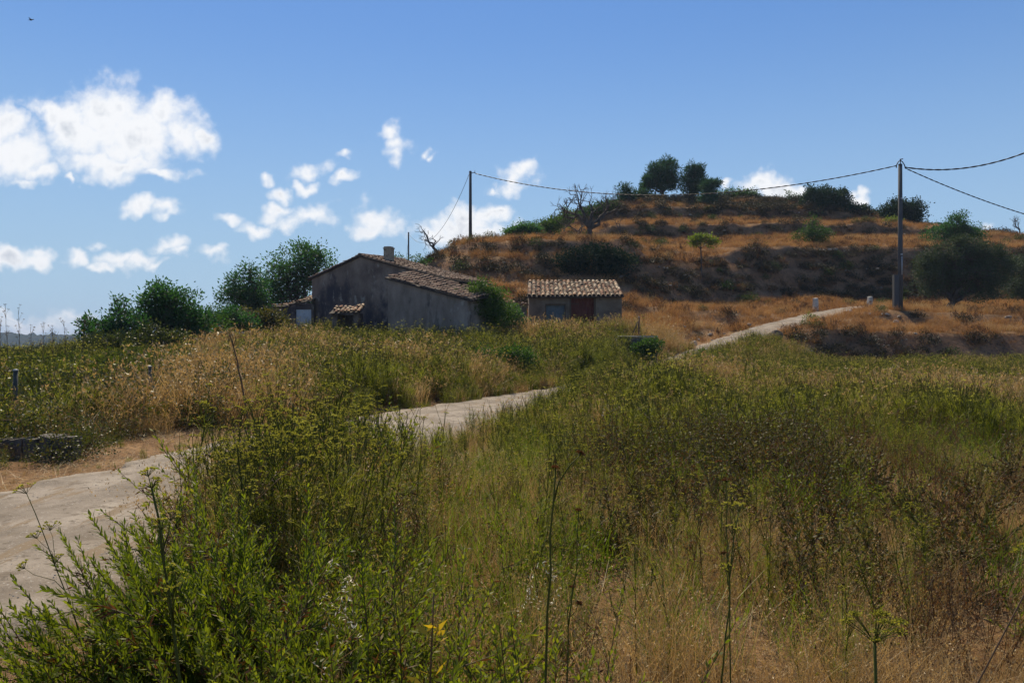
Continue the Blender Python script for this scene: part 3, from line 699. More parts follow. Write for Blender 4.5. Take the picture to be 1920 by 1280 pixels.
m = MB(); m.tube([(.1,0,h2-.14),(.3,0,h2-.08),(.5,0,h2-.14)], .035, 6); m.tube([(.4,0,h2-.1),(.42,0,h2+.08)], .03, 5); m.build('bracket', MT['rusty'], root2)
root3, h3 = utility_pole(766, 497, 436, 118.0, .15, 'thin distant utility pole behind the farmhouse roof')
root3.location.z = zpx(520, 118.0); 
m = MB(); m.tube([(-.1,0,h3*.9),(-1.2,0,h3*.2)], .02, 4); m.build('stay_wire', MT['cable'], root3)
root3.location.z = zpx(436, 118.0) - h3
def cable(a, b, sag, label, r=.022, twist=True):
    a = np.array(a); b = np.array(b); n = 160
    t = np.linspace(0, 1, n); P = a[None]*(1-t)[:,None] + b[None]*t[:,None]; P[:, 2] -= sag*4*t*(1-t)
    m = MB(); Lg = np.linalg.norm(b-a)
    if twist:
        for ph in (0, math.pi):
            th = t*Lg/1.1*2*math.pi + ph; Q = P.copy(); Q[:, 2] += .022*np.cos(th); Q[:, 1] += .022*np.sin(th); m.tube(Q, r, 5)
    else: m.tube(P, r, 5)
    o = m.build('cable', MT['cable']); tag(o, label, 'cable', 'overhead cables'); return o
p1 = at(1688, 311, 57); p2 = at(882, 326, 75); p3 = at(766, 438, 118)
cable(p2+[.5,0,.02], p1+[-.3,0,0], 2.05, 'twisted black cable sagging between the two nearer poles', .026)
cable(p2+[-.1,0,0], p3, .8 + 2.6, 'thin cable dropping from the hill pole to the distant pole', .02, False)
cable(p1+[.32,0,-.1], at(2090, 195, 50), 1.5, 'thick cable rising to the right from the nearer pole', .034)
cable(p1+[.32,0,-.15], at(2080, 440, 66), .55, 'cable falling to the right from the nearer pole', .024)

# ------------------------------------------------------------------ gate posts, fence posts, walls, rocks
for (px, pyb, pyt, Y, lab) in ((1529, 575, 557, 62.5, 'square whitewashed gate post on the left side of the track'), (1631, 572, 554, 63.0, 'square whitewashed gate post on the right side of the track')):
    g = at(px, pyb, Y); zt = zpx(pyt, Y); rng = np.random.RandomState(px)
    m = MB(); hh = zt - g[2] + .42; w = .15
    V = np.array([[-w*1.15,-w*1.1,0],[w*1.15,-w*1.1,0],[w*1.15,w*1.1,0],[-w*1.15,w*1.1,0],[-w*1.08,-w,hh*.6],[w*1.05,-w,hh*.6],[w*1.05,w,hh*.6],[-w*1.08,w,hh*.6],[-w*.95,-w*.9,hh-.03],[w*.95,-w*.9,hh],[w*.92,w*.9,hh+.02],[-w*.9,w*.9,hh]])
    V = V + rng.uniform(-.012, .012, V.shape)
    q = [[0,1,5,4],[1,2,6,5],[2,3,7,6],[3,0,4,7],[4,5,9,8],[5,6,10,9],[6,7,11,10],[7,4,8,11],[8,9,10,11]]
    m.add(V, [np.array(q)]); o = m.build('gate_post', MT['white_stone']); o.location = (g[0], Y, g[2]-.5); o.rotation_euler = (0, 0, R(rng.uniform(10, 30)))
    tag(o, lab, 'gate post', 'white gate posts at the top of the track')
def fence_post(px, pyt, Y, r, label, tilt=0, m_='metal_dark'):
    x = (px-960)/F*Y; zg = float(H(np.array([x]), np.array([Y]))[0]) - .2; h = zpx(pyt, Y) - zg
    root = empty('fence_post', (x, Y, zg), label, 'fence post', 'fence posts'); root.rotation_euler = (0, R(tilt), 0)
    m = MB(); m.tube([(0,0,0),(0,0,h*.5),(0,0,h)], [r, r, r*.97], 8); m.build('shaft', MT[m_], root)
    m = MB(); m.tube([(0,0,h),(0,0,h+.02),(0,0,h+.03)], [r*1.15, r*1.1, r*.5], 8); m.build('cap', MT['metal'], root)
MT['metal_dark'] = rock_mat('weathered_metal', [(.3,(.04,.042,.038)),(.7,(.09,.085,.07))], 10, rough=.6, bump=.1)
fence_post(28, 695, 14.2, .042, 'dark round fence post with pale cap nearest the left edge above the stone kerb', .5)
fence_post(281, 688, 16.0, .036, 'dark fence post with pale cap in the tan grass left of the track bend', 0)
fence_post(977, 603, 43.0, .045, 'thin rusty post in the dry grass in front of the shed', 0, 'rusty')
fence_post(1197, 594, 43.5, .045, 'thin rusty post standing behind the stone trough', 1, 'rusty')
# leaning stay of that post
x = (1197-960)/F*43.5
m = MB(); m.tube([(x-.38, 43.5, zpx(632, 43.5)), (x-.03, 43.5, zpx(602, 43.5))], .03, 5); tag(m.build('leaning_stake', MT['rusty']), 'thin stake leaning against the rusty post behind the trough', 'stake')

def blob_rock(name, loc, s, seed, material, flat=1.0):
    rng = np.random.RandomState(seed); n, k = 12, 8; V = []
    for i in range(k + 1):
        ph = math.pi * i / k
        for j in range(n):
            th = 2 * math.pi * j / n; V.append((math.sin(ph)*math.cos(th), math.sin(ph)*math.sin(th), math.cos(ph)))
    V = np.array(V)
    for q in range(9):   # chop flat facets
        d = unit(rng.normal(size=3)); lim = rng.uniform(.55, .85); pr = V @ d
        V = V - np.outer(np.maximum(pr - lim, 0), d)
    V = V * np.array(s); i = np.arange(k)[:, None] * n; j = np.arange(n)[None]; j2 = (j + 1) % n
    m = MB(); m.F_app(V, [np.stack([i+j, i+n+j, i+n+j2, i+j2], -1).reshape(-1, 4)], 0, False)
    o = m.build(name, material); o.location = loc; o.rotation_euler = (0, 0, rng.uniform(0, 6)); return o
for i, (px, py, Y, s, lab) in enumerate([
  (1300, 631, 47.5, (.26,.22,.24), 'largest pale boulder on bare ground left of the track'),
  (1275, 629, 47.8, (.17,.14,.18), 'pale boulder in the middle of the group beside the track'),
  (1259, 630, 47.2, (.13,.13,.14), 'smaller brownish boulder at the left end of the group'),
  (1265, 616, 50.0, (.30,.2,.07), 'flat white slab lying behind the boulders by the track')]):
    x = (px-960)/F*Y; z = float(H(np.array([x]), np.array([Y]))[0])
    tag(blob_rock('boulder', (x, Y, z + s[2]*.45), s, i+3, MT['stone' if i < 3 else 'white_stone']), lab, 'boulder', 'boulders on bare ground by the track')
for i, (px, Y, s, lab) in enumerate([
  (1678, 55.0, (.30,.22,.16), 'white stone lying at the foot of the nearer utility pole'),
  (1488, 49.3, (.20,.16,.12), 'pale stone low on the bank below the track'),
  (1452, 47.6, (.55,.4,.38), 'dark rough rock on the bank below the track'),
  (1590, 58.0, (.5,.35,.25), 'grey green rock at the track edge below the right gate post')]):
    x = (px-960)/F*Y; z = float(H(np.array([x]), np.array([Y]))[0])
    tag(blob_rock('rock', (x, Y, z + s[2]*.4), s, i+13, MT[['white_stone','stone','dark_stone','stone'][i]]), lab, 'rock', 'rocks on the banks')
# stone trough
def trough():
    Y = 40.0; x = (1160-960)/F*Y; w = (1232-1160)/F*Y; zt = zpx(633, Y); rng = np.random.RandomState(4)
    m = MB(); d = 1.3; t = .16; z0 = zt-1.3
    m.box((0,0,z0),(w,t,zt), jit=.03, rng=rng); m.box((0,d-t,z0),(w,d,zt+.02), jit=.03, rng=rng); m.box((0.01,t,z0),(t,d-t,zt-.02)); m.box((w-t,t,z0),(w-.01,d-t,zt-.01))
    root = empty('stone_trough', (x, Y, 0), 'old low stone trough with pale rim beside the fennel in front of the shed', 'trough')
    m.build('basin', MT['dark_stone'], root)
    m = MB(); m.box((-.03,-.04,zt+.035),(w+.03,t+.04,zt+.09), jit=.015, rng=rng); m.build('rim', MT['stone'], root)
trough()
# low wall at left of the near track
def kerb_wall():
    m = MB(); rng = np.random.RandomState(6); Y = 11.2
    for a, b, zt in ((-14.0, -11.6, .30), (-11.6, -9.3, .30), (-9.32, -7.5, .28), (-7.5, -6.2, .30)):
        k = 6
        for i in range(k):
            x0 = a+(b-a)*i/k; x1 = a+(b-a)*(i+1)/k
            m.box((x0, Y+.02*rng.rand(), -.2), (x1+.0, Y+.34, zt+rng.uniform(-.05,.03)), jit=.03, rng=rng)
    return m.build('low_wall', MT['dark_stone'])
tag(kerb_wall(), 'low dark stone wall with worn top at the left edge beside the track', 'wall')
# tiny bird high on the left
m = MB(); b = at(58, 38, 40)
m.tube([(-.09,0,0),(-.04,0,.01),(.03,0,.012),(.09,0,.02)], [.008,.035,.04,.012], 8); m.tube([(.09,0,.02),(.12,0,.03),(.15,0,.025)], [.012,.024,.005], 6)
m.add([(0,0,.02),(.05,.02,.02),(.0,.16,.07),(-.05,.12,.05)], [np.array([[0,1,2,3]])]); m.add([(0,0,.02),(.05,-.02,.02),(.0,-.16,.07),(-.05,-.12,.05)], [np.array([[0,3,2,1]])])
m.add([(-.08,.01,0),(-.08,-.01,0),(-.15,-.03,0),(-.15,.03,0)], [np.array([[0,1,2,3]])])
o = m.build('bird', MT['cable']); o.location = tuple(b); tag(o, 'tiny dark bird high in the sky at upper left', 'bird')

# ------------------------------------------------------------------ trees
def limb(rng, a, b, k=6, wob=.08):
    a = np.array(a, float); b = np.array(b, float); t = np.linspace(0, 1, k)[:, None]; L_ = np.linalg.norm(b - a)
    P = a + (b - a) * t; n = rng.normal(size=(k, 3)) * wob * L_ * .5; n[0] = 0; n[-1] = 0
    P = P + n; P[:, 2] += .10 * L_ * np.sin(t[:, 0] * math.pi) ; return P
def tree(name, px, Y, lobes, leafm, label, cat='tree', group=None, trunk=None, nclu=70, nleaf=70, lsz=.09, cr=.32, seed=1, barkm='bark', zb=None,
         needle=False, tr=.16, lw=.5, shell=.55):
    """lobes: (px, py, rx_px, ry_px[, dy]) blobs that make up the crown at this tree's distance; trunk=(px offset of the base)"""
    rng = np.random.RandomState(seed)
    x0 = (px - 960) / F * Y; zg = float(H(np.array([x0]), np.array([Y]))[0])
    root = empty(name, (x0, Y, zg), label, cat, group)
    m = MB(); mw = MB(); s = Y / F
    LB = []
    for lb in lobes:
        cx, cy, rx, ry = lb[:4]; dy = lb[4] if len(lb) > 4 else 0
        LB.append((np.array([(cx - px) * s, dy, zpx(cy, Y) - zg]), np.array([rx * s, min(rx, ry * 1.3) * s, ry * s])))
    vol = np.array([r[0] * r[2] for c, r in LB]); vol = vol / vol.sum()
    tops = []
    if trunk is not False:
        low = min(c[2] - r[2] for c, r in LB); base = np.array([0, 0, -.3])
        cen = sum(c * v for (c, r), v in zip(LB, vol)); fork = np.array([cen[0] * .35, 0, max(.35, low * .9 if low > .5 else .4)])
        mw.tube(limb(rng, base, fork, 5, .05), np.linspace(tr * 1.25, tr * .8, 5), 7)
        for c, r in LB:
            e = c + np.array([0, 0, r[2] * .1]); P = limb(rng, fork, e, 7, .12)
            mw.tube(P, np.linspace(tr * .62, tr * .14, 7), 6); tops.append(P)
    for (c, r), v in zip(LB, vol):
        n = max(3, int(nclu * v))
        d = rng.normal(size=(n, 3)); d /= np.linalg.norm(d, axis=1)[:, None]
        rad = (shell + (1 - shell) * rng.rand(n)) * (0.78 + .5 * rng.rand(n)); q = c + d * rad[:, None] * r
        q = q[(q[:, 2] > .15) | (trunk is False)]
        for p in q:
            if tops and rng.rand() < .55:
                P = tops[rng.randint(len(tops))]; b = P[rng.randint(2, len(P))]
                if np.linalg.norm(b - p) < 2.6 * max(r): mw.tube(limb(rng, b, p, 4, .15), np.linspace(tr * .16, .008 + tr * .03, 4), 4)
            k = int(nleaf * rng.uniform(.6, 1.3)); cc = cr * rng.uniform(.7, 1.3)
            g = rng.normal(size=(k, 3)) * np.array([1, 1, .7]) * cc * .55
            D = g / (np.linalg.norm(g, axis=1)[:, None] + .01) + rng.normal(size=(k, 3)) * .5 + np.array([0, 0, .35])
            ls = lsz * rng.uniform(.7, 1.3, k)
            m.leaves(p + g, D, ls * (1.6 if needle else 1), ls * (.35 if needle else lw), rng)
    m.build('crown', MT[leafm], root)
    if mw.V: mw.build('trunk', MT[barkm], root)
    return root
def bare_tree(px, pyb, Y, H_, label, seed, spread=1.0, lean=0.0, r0=.14, depth=5, cat='tree', forks=None, name='bare_tree', group=None, up=.25, drop=False):
    rng = np.random.RandomState(seed); x0 = (px-960)/F*Y
    zg = float(H(np.array([x0]), np.array([Y]))[0]); root = empty(name, (x0, Y, zg), label, cat, group)
    mw = MB(); mt = MB()
    def rec(p, d, L_, r, k):
        n = 5; P = [p]; dd = d.copy()
        for i in range(n):
            dd = unit(dd + rng.normal(size=3) * .17 + np.array([0, 0, up * .12])); P.append(P[-1] + dd * L_ / n)
        mw.tube(P, np.linspace(r, r * .62, n + 1), 6 if k >= depth - 1 else 4)
        if k == 0: return
        for j in range(rng.randint(2, 4)):
            a = rng.uniform(-1, 1, 3); nd = unit(dd + a * spread * np.array([.9, .6, .7]))
            rec(P[-1 - (j % 2)], nd, L_ * rng.uniform(.55, .85), r * .58, k - 1)
        if k > 1 and rng.rand() < .6: rec(P[3], unit(dd + rng.uniform(-1, 1, 3)), L_ * .4, r * .35, max(k - 3, 0))
    if forks is None: rec(np.array([0, 0, -.2]), unit(np.array([lean, 0, 1.])), H_ * .32, r0, depth)
    else:
        P = limb(rng, (0, 0, -.2), forks[0], 6, .05); mw.tube(P, np.linspace(r0*1.2, r0*.8, 6), 8)
        for f, k in forks[1:]:
            f = np.array(f); b = np.array(forks[0]); Q = limb(rng, b, f, 7, .13); mw.tube(Q, np.linspace(r0*.75, r0*.3, 7), 6)
            for w in (3, 5, 6):
                rec(Q[w], unit((f - b) / np.linalg.norm(f - b) * .7 + rng.uniform(-.7, .7, 3) + np.array([0, 0, up])), H_ * .16, r0 * .28, k)
    mw.build('trunk', MT['bark'], root)
    if mt.V: mt.build('twigs', MT['bark'], root)
    return root

HT = 'trees on the hill'
# behind the house
tree('carob_tree', 560, 62, [(560,500,42,38),(595,505,34,34),(535,525,45,40),(560,560,55,35),(575,475,28,22),(605,480,18,16),(500,550,40,35)], 'carob', 'tall bushy carob tree rising directly behind the farmhouse gable', nclu=210, nleaf=60, lsz=.21, cr=.55, seed=11, group='carob trees', tr=.22)
tree('carob_tree', 462, 58, [(460,535,36,34),(440,552,26,20),(485,560,34,28),(465,575,42,22),(470,508,18,12)], 'carob', 'carob tree with spreading left branch just left of the taller one behind the house', nclu=120, nleaf=60, lsz=.2, cr=.5, seed=12, group='carob trees', tr=.2)
tree('carob_tree', 315, 36, [(310,575,40,38),(345,572,28,34),(275,590,32,34),(330,610,55,35),(300,548,20,16),(370,600,20,22)], 'carob', 'broad green carob tree in the middle of the hedge at left', nclu=200, nleaf=60, lsz=.14, cr=.36, seed=13, group='carob trees', tr=.14)
tree('carob_tree', 235, 34, [(225,600,34,32),(200,622,38,30),(175,606,20,14),(162,622,16,16),(250,620,34,34),(218,578,14,16)], 'carob', 'shorter carob with wispy branches reaching left over the distant hills', nclu=130, nleaf=45, lsz=.14, cr=.3, seed=14, group='carob trees', tr=.10)
tree('shrub', 390, 40, [(385,600,26,22),(405,610,30,22),(370,622,30,20)], 'shrub', 'light green shrub between the left hedge and the carob trees', 'shrub', nclu=70, nleaf=55, lsz=.13, cr=.35, seed=15, tr=.06)
tree('shrub', 435, 44, [(430,598,28,20),(455,603,26,16)], 'carob', 'dark low shrub below the left carob tree behind the house', 'shrub', nclu=60, nleaf=55, lsz=.14, cr=.35, seed=16, tr=.06)
tree('shrub', 905, 41.0, [(905,575,36,36),(905,545,22,22),(935,590,26,26),(875,592,22,22),(925,560,22,22)], 'shrub', 'dark feathery rounded bush growing against the right end of the farmhouse', 'shrub', nclu=210, nleaf=80, lsz=.10, cr=.35, seed=17, tr=.06, trunk=None)
tree('shrub', 950, 42.5, [(948,590,24,22),(962,600,20,14)], 'carob', 'small dark bush right of the feathery bush below the tile capped wall', 'shrub', nclu=60, nleaf=60, lsz=.12, cr=.3, seed=18, tr=.05)
tree('shrub', 765, 60, [(748,492,14,12),(778,490,18,12),(798,493,12,8)], 'shrub', 'sparse leafy shrub poking above the farmhouse roof beside the distant pole', 'shrub', nclu=40, nleaf=22, lsz=.14, cr=.35, seed=19, tr=.05)
tree('shrub', 290, 33, [(285,640,34,26),(250,650,34,22),(330,645,30,24)], 'bramble', 'dark brown green thicket at the foot of the broad carob in the left hedge', 'shrub', nclu=120, nleaf=60, lsz=.11, cr=.32, seed=61, tr=.04)
tree('shrub', 190, 31, [(190,650,34,20),(160,655,20,16),(225,648,24,20)], 'bramble', 'low dark thicket under the wispy carob in the left hedge', 'shrub', nclu=90, nleaf=60, lsz=.10, cr=.3, seed=62, tr=.04)
tree('shrub', 375, 37, [(375,640,34,22),(410,636,30,20),(350,632,20,20)], 'bramble', 'olive brown thicket right of the left hedge', 'shrub', nclu=90, nleaf=60, lsz=.12, cr=.34, seed=63, tr=.04)
tree('shrub', 470, 46, [(470,600,40,20),(510,600,30,18),(440,606,20,16)], 'bramble', 'dark undergrowth joining the carobs to the outhouse', 'shrub', nclu=110, nleaf=60, lsz=.15, cr=.4, seed=64, tr=.04)
tree('shrub', 660, 30, [(655,682,46,28),(692,676,36,28),(622,690,26,22)], 'ivy', 'dark bush on the verge below the left half of the farmhouse', 'shrub', nclu=150, nleaf=70, lsz=.085, cr=.26, seed=65, tr=.03)
tree('shrub', 935, 29, [(925,676,42,22),(968,670,32,20),(900,692,26,16)], 'shrub', 'green bush on the verge left of the track below the shed', 'shrub', nclu=130, nleaf=70, lsz=.08, cr=.24, seed=66, tr=.03)
tree('shrub', 905, 25.5, [(900,712,30,16),(880,718,20,12)], 'scrub_green', 'lower olive green bush nearest the track below the shed', 'shrub', nclu=70, nleaf=70, lsz=.07, cr=.2, seed=67, tr=.03)
# ivy mass hanging under the almond tree
tree('ivy', 1115, 62.8, [(1110,485,48,26),(1075,495,36,24),(1150,490,36,24),(1120,510,60,20),(1080,515,34,16)], 'ivy', 'dark mass of ivy covering the bank below the almond tree', 'ivy', nclu=300, nleaf=80, lsz=.17, cr=.5, seed=20, trunk=False)
# almond and bare trees
bare_tree(1106, 456, 70.5, 6.2, 'old almond tree with forked trunk and flat bare crown on the edge above the shed', 31, r0=.24,
          forks=[(0,0,1.15), ((-1.5,.2,2.5),3), ((1.3,.1,2.2),3), ((2.4,.3,2.9),3), ((-2.2,.3,2.2),2), ((-.9,.2,3.2),3), ((.2,.3,2.6),3)], name='almond_tree', group='bare almond trees')
bare_tree(1083, 440, 80, 4.6, 'leafless spiky tree silhouetted behind the old almond', 32, spread=.95, r0=.13, depth=6, name='almond_tree', group='bare almond trees')
bare_tree(1165, 425, 86, 3.6, 'small bare tree right of the old almond', 33, spread=1.0, r0=.09, depth=5, name='almond_tree', group='bare almond trees')
bare_tree(1136, 440, 80, 2.4, 'short bare sapling on the dry slope just right of the almond trunk', 34, spread=1.0, r0=.05, depth=4, name='almond_tree', group='bare almond trees')
bare_tree(826, 500, 67, 3.0, 'dead twisted tree leaning left over the farmhouse roof', 35, r0=.13, forks=[(-.6,0,.6), ((-1.3,0,1.3),3), ((-1.5,.1,1.9),2), ((-.4,.1,1.2),2)], name='dead_tree', up=-.1)
bare_tree(905, 455, 78, 1.6, 'leafless twiggy shrub right of the hill pole', 36, spread=.9, r0=.03, depth=4, name='bare_shrub', cat='shrub')
bare_tree(1352, 408, 97, 1.8, 'low dead branching shrub on the upper terrace', 37, spread=1.2, r0=.07, depth=4, name='bare_shrub', cat='shrub')
bare_tree(1300, 408, 97, 1.2, 'small dead stump with short branches on the upper terrace', 38, spread=1.2, r0=.06, depth=3, name='bare_shrub', cat='shrub')
bare_tree(1908, 452, 92, 3.4, 'bare branch tree at the right edge of the skyline', 39, spread=1.0, r0=.10, depth=5, name='bare_tree', lean=.3)
bare_tree(1045, 452, 80, 1.3, 'thin dry stump left of the old almond', 40, spread=1., r0=.05, depth=3, name='bare_shrub', cat='shrub')
# pines and oaks on the crest
tree('pine_tree', 1243, 109, [(1243,322,24,20),(1222,335,16,16),(1262,332,15,20),(1240,345,30,16),(1255,308,14,10),(1212,352,14,8),(1226,315,10,9)], 'pine', 'tallest round headed pine on the crest', group='pine trees on the crest', nclu=210, nleaf=55, lsz=.26, cr=.40, seed=21, needle=True, tr=.24, zb=1)
tree('pine_tree', 1300, 109, [(1300,320,15,14),(1292,338,18,14),(1312,342,18,12),(1300,355,22,10),(1308,330,14,10)], 'pine', 'slightly smaller pine right beside the tallest one', group='pine trees on the crest', nclu=150, nleaf=55, lsz=.26, cr=.38, seed=22, needle=True, tr=.2)
tree('pine_tree', 1328, 104, [(1330,352,14,14),(1328,375,14,20),(1340,345,8,8),(1325,392,18,12)], 'pine', 'narrow dark tree reaching down the slope right of the two pines', group='pine trees on the crest', nclu=130, nleaf=55, lsz=.24, cr=.45, seed=23, needle=True, tr=.12)
tree('pine_tree', 1174, 105, [(1174,368,16,14),(1172,355,9,7),(1180,382,20,10)], 'pine', 'small pine at the left end of the crest', group='pine trees on the crest', nclu=80, nleaf=50, lsz=.24, cr=.45, seed=24, needle=True, tr=.1)
tree('pine_tree', 1206, 107, [(1202,365,14,10),(1215,372,18,8)], 'pine', 'low pine leaning at the left foot of the tallest pine', group='pine trees on the crest', nclu=60, nleaf=45, lsz=.24, cr=.45, seed=25, needle=True, tr=.08)
tree('oak_tree', 1550, 102, [(1550,370,34,22),(1525,375,22,20),(1578,376,20,18),(1550,392,42,16),(1520,360,10,8)], 'hill_oak', 'big dense round oak on the right skyline', group='dark oaks on the skyline', nclu=330, nleaf=60, lsz=.24, cr=.46, seed=26, tr=.2, shell=.4)
tree('oak_tree', 1610, 100.5, [(1608,395,22,12),(1622,405,18,9),(1595,403,18,10)], 'hill_oak', 'small low oak tucked right of the big one', group='dark oaks on the skyline', nclu=110, nleaf=60, lsz=.22, cr=.4, seed=27, tr=.1, shell=.4)
tree('oak_tree', 1690, 99, [(1690,392,30,18),(1668,402,20,14),(1712,400,20,18),(1690,408,38,10)], 'hill_oak', 'dome shaped oak directly behind the nearer utility pole', group='dark oaks on the skyline', nclu=270, nleaf=60, lsz=.23, cr=.46, seed=28, tr=.16, shell=.4)
tree('carob_tree', 1788, 84, [(1790,425,30,20),(1760,440,28,22),(1818,432,22,14),(1835,440,12,9),(1800,410,16,10),(1795,448,44,14)], 'carob', 'loose crowned green carob on the right skyline above the big olive', nclu=170, nleaf=50, lsz=.2, cr=.5, seed=29, group='carob trees', tr=.16)
tree('olive_tree', 1776, 62, [(1770,480,34,26),(1815,466,32,20),(1850,480,40,26),(1755,515,36,32),(1815,515,54,36),(1872,512,30,30),(1732,500,20,26),(1840,548,32,16),(1745,542,22,12),(1800,455,18,10),(1895,495,16,16)], 'olive', 'big dark olive tree with thick trunk right of the nearer pole', nclu=520, nleaf=85, lsz=.16, cr=.40, seed=30, tr=.26, lw=.35, shell=.45, group='olive trees')
tree('olive_tree', 1925, 66, [(1915,520,26,34),(1900,540,20,22),(1935,500,30,30)], 'olive', 'grey green olive cut off by the right edge', nclu=150, nleaf=70, lsz=.15, cr=.5, seed=41, tr=.12, lw=.35, group='olive trees')
tree('fig_tree', 1312, 69.0, [(1307,450,13,9),(1332,453,14,8),(1320,444,12,6),(1298,455,7,5)], 'fig', 'small bright yellow green fig tree alone on the dry mound', nclu=55, nleaf=26, lsz=.19, cr=.26, seed=42, tr=.06, shell=.3)
tree('young_tree', 1525, 80, [(1522,420,10,16),(1535,436,30,12),(1510,440,22,12),(1540,446,20,8)], 'shrub', 'young green tree with thin trunk on the middle terrace', nclu=80, nleaf=34, lsz=.18, cr=.42, seed=43, tr=.08)
tree('shrub', 985, 78, [(980,434,26,13),(962,438,14,9),(1003,437,14,10)], 'carob', 'dark round bush on the edge between the hill pole and the almond', 'shrub', nclu=110, nleaf=60, lsz=.2, cr=.45, seed=44, tr=.05)
tree('shrub', 1040, 86, [(1015,425,16,10),(1040,420,20,12),(1062,405,14,14),(1030,432,24,8)], 'shrub', 'pale green bush behind the bare trees on the left shoulder of the hill', 'shrub', nclu=90, nleaf=50, lsz=.2, cr=.5, seed=45, tr=.05)
tree('shrub', 1125, 100, [(1125,392,20,12),(1145,386,16,10),(1100,400,16,9)], 'shrub', 'olive green shrub on the left skyline below the crest', 'shrub', nclu=80, nleaf=50, lsz=.22, cr=.5, seed=46, tr=.05)
tree('shrub', 1380, 110, [(1380,365,22,9),(1405,368,16,8),(1352,366,14,8)], 'shrub', 'green shrub at the middle of the crest right of the pines', 'shrub', nclu=70, nleaf=50, lsz=.24, cr=.5, seed=47, tr=.05)
tree('shrub', 1485, 108, [(1484,372,10,12),(1478,384,16,8)], 'shrub', 'pale pointed shrub on the crest left of the big oak', 'shrub', nclu=36, nleaf=40, lsz=.22, cr=.4, seed=48, tr=.05)
tree('shrub', 1672, 93, [(1670,415,14,8)], 'fig', 'yellow green shrub in front of the dome shaped oak', 'shrub', nclu=30, nleaf=40, lsz=.2, cr=.4, seed=49, tr=.04)
tree('shrub', 1230, 38.5, [(1222,648,22,14),(1205,655,18,12)], 'shrub', 'fresh green low bush at the right foot of the stone trough', 'shrub', nclu=50, nleaf=60, lsz=.10, cr=.22, seed=50, tr=.03)
tree('shrub', 1322, 41.5, [(1320,662,9,6)], 'shrub', 'small dark green tuft at the lower edge of the visible track', 'shrub', nclu=10, nleaf=60, lsz=.09, cr=.2, seed=51, tr=.02)
tree('shrub', 1520, 55, [(1515,596,9,8),(1524,600,8,6)], 'fig', 'yellow green weed clump growing beside the middle of the track', 'shrub', nclu=14, nleaf=40, lsz=.12, cr=.22, seed=52, tr=.02)

# ------------------------------------------------------------------ plants: building blocks
def inula_branch(m, rng, base, d, L_, nl=70, ll=.05, lw=.011, curve=.25, r=.0035, dry=.12, k=9):
    """curved stem crowded with narrow leaves; slots 0 leaf, 1 dry leaf, 2 stem"""
    P = [np.array(base, float)]; dd = unit(d)
    for i in range(k - 1):
        dd = unit(dd + np.array([0, 0, curve / k]) + rng.normal(size=3) * .05); P.append(P[-1] + dd * L_ / (k - 1))
    P = np.array(P); m.tube(P, np.linspace(r, r * .35, k), 4, 2, cap=False)
    t = .12 + .88 * (np.arange(nl) + rng.rand(nl)) / nl; t = np.minimum(t, .999)
    f = t * (k - 1); i = f.astype(int); B = P[i] + (P[np.minimum(i + 1, k - 1)] - P[i]) * (f - i)[:, None]
    T = np.gradient(P, axis=0)[i]; T /= np.linalg.norm(T, axis=1)[:, None]
    a = np.arange(nl) * 2.4; A = np.cross(T, [0.3, .9, .1]); A /= np.linalg.norm(A, axis=1)[:, None]; Bn = np.cross(T, A)
    out = A * np.cos(a)[:, None] + Bn * np.sin(a)[:, None]
    D = out * .62 + T * .9 + rng.normal(size=(nl, 3)) * .12
    s = ll * (1.15 - .55 * t) * rng.uniform(.75, 1.2, nl)
    dr = (t < .35) & (rng.rand(nl) < .55) | (rng.rand(nl) < dry * .4)
    m.leaves(B[~dr], D[~dr], s[~dr], lw * rng.uniform(.8, 1.2, (~dr).sum()), rng, 0, S=T[~dr])
    if dr.any():
        D2 = D[dr] + np.array([0, 0, -.5]); m.leaves(B[dr], D2, s[dr], lw * .8, rng, 1)
    return P
def inula_bush(rng, h, rad, n, nl=60, ll=.05, lw=.011, dry=.15, side=None, low=.0, arch=0, base=(0, 0)):
    m = MB()
    for i in range(arch):       # long shoots that rise and then arch outwards
        a = math.pi + rng.uniform(-1.0, .75); el = rng.uniform(.75, 1.25)
        d = np.array([math.cos(a) * math.cos(el), math.sin(a) * math.cos(el), math.sin(el)])
        P = inula_branch(m, rng, [base[0] + rng.normal() * .05, base[1] + rng.normal() * .05, .1], d, rng.uniform(.75, 1.15), int(nl * 1.25), ll * 1.12, lw, curve=-rng.uniform(.35, 1.0), dry=dry * .5, r=.005, k=11)
        for q in range(3):
            j = rng.randint(5, 9); dd = unit(unit(P[j + 1] - P[j]) + rng.normal(size=3) * .4 + [0, 0, .35]); inula_branch(m, rng, P[j], dd, rng.uniform(.2, .38), int(nl * .45), ll, lw, .2, .0022, 0, 6)
    for i in range(n):
        a = rng.uniform(0, 2 * math.pi); el = rng.uniform(.15, 1.35) if i % 3 else rng.uniform(low, .7)
        d = np.array([math.cos(a) * math.cos(el), math.sin(a) * math.cos(el), math.sin(el) + .12])
        if side is not None: d = d + np.array(side) * rng.rand()
        b = np.array([math.cos(a), math.sin(a), 0]) * rng.uniform(0, .12)
        L_ = (h if el > .8 else rad + (h - rad) * el / .8) * rng.uniform(.65, 1.08)
        P = inula_branch(m, rng, b, d, L_, nl, ll, lw, curve=rng.uniform(.1, .7), dry=dry)
        for q in range(3):      # side shoots
            j = rng.randint(3, 7); dd = unit(P[j + 1] - P[j] + rng.normal(size=3) * .45 + [0, 0, .15])
            inula_branch(m, rng, P[j], dd, L_ * rng.uniform(.2, .4), int(nl * .38), ll * .9, lw, .3, .0022, dry, 6)
    return m
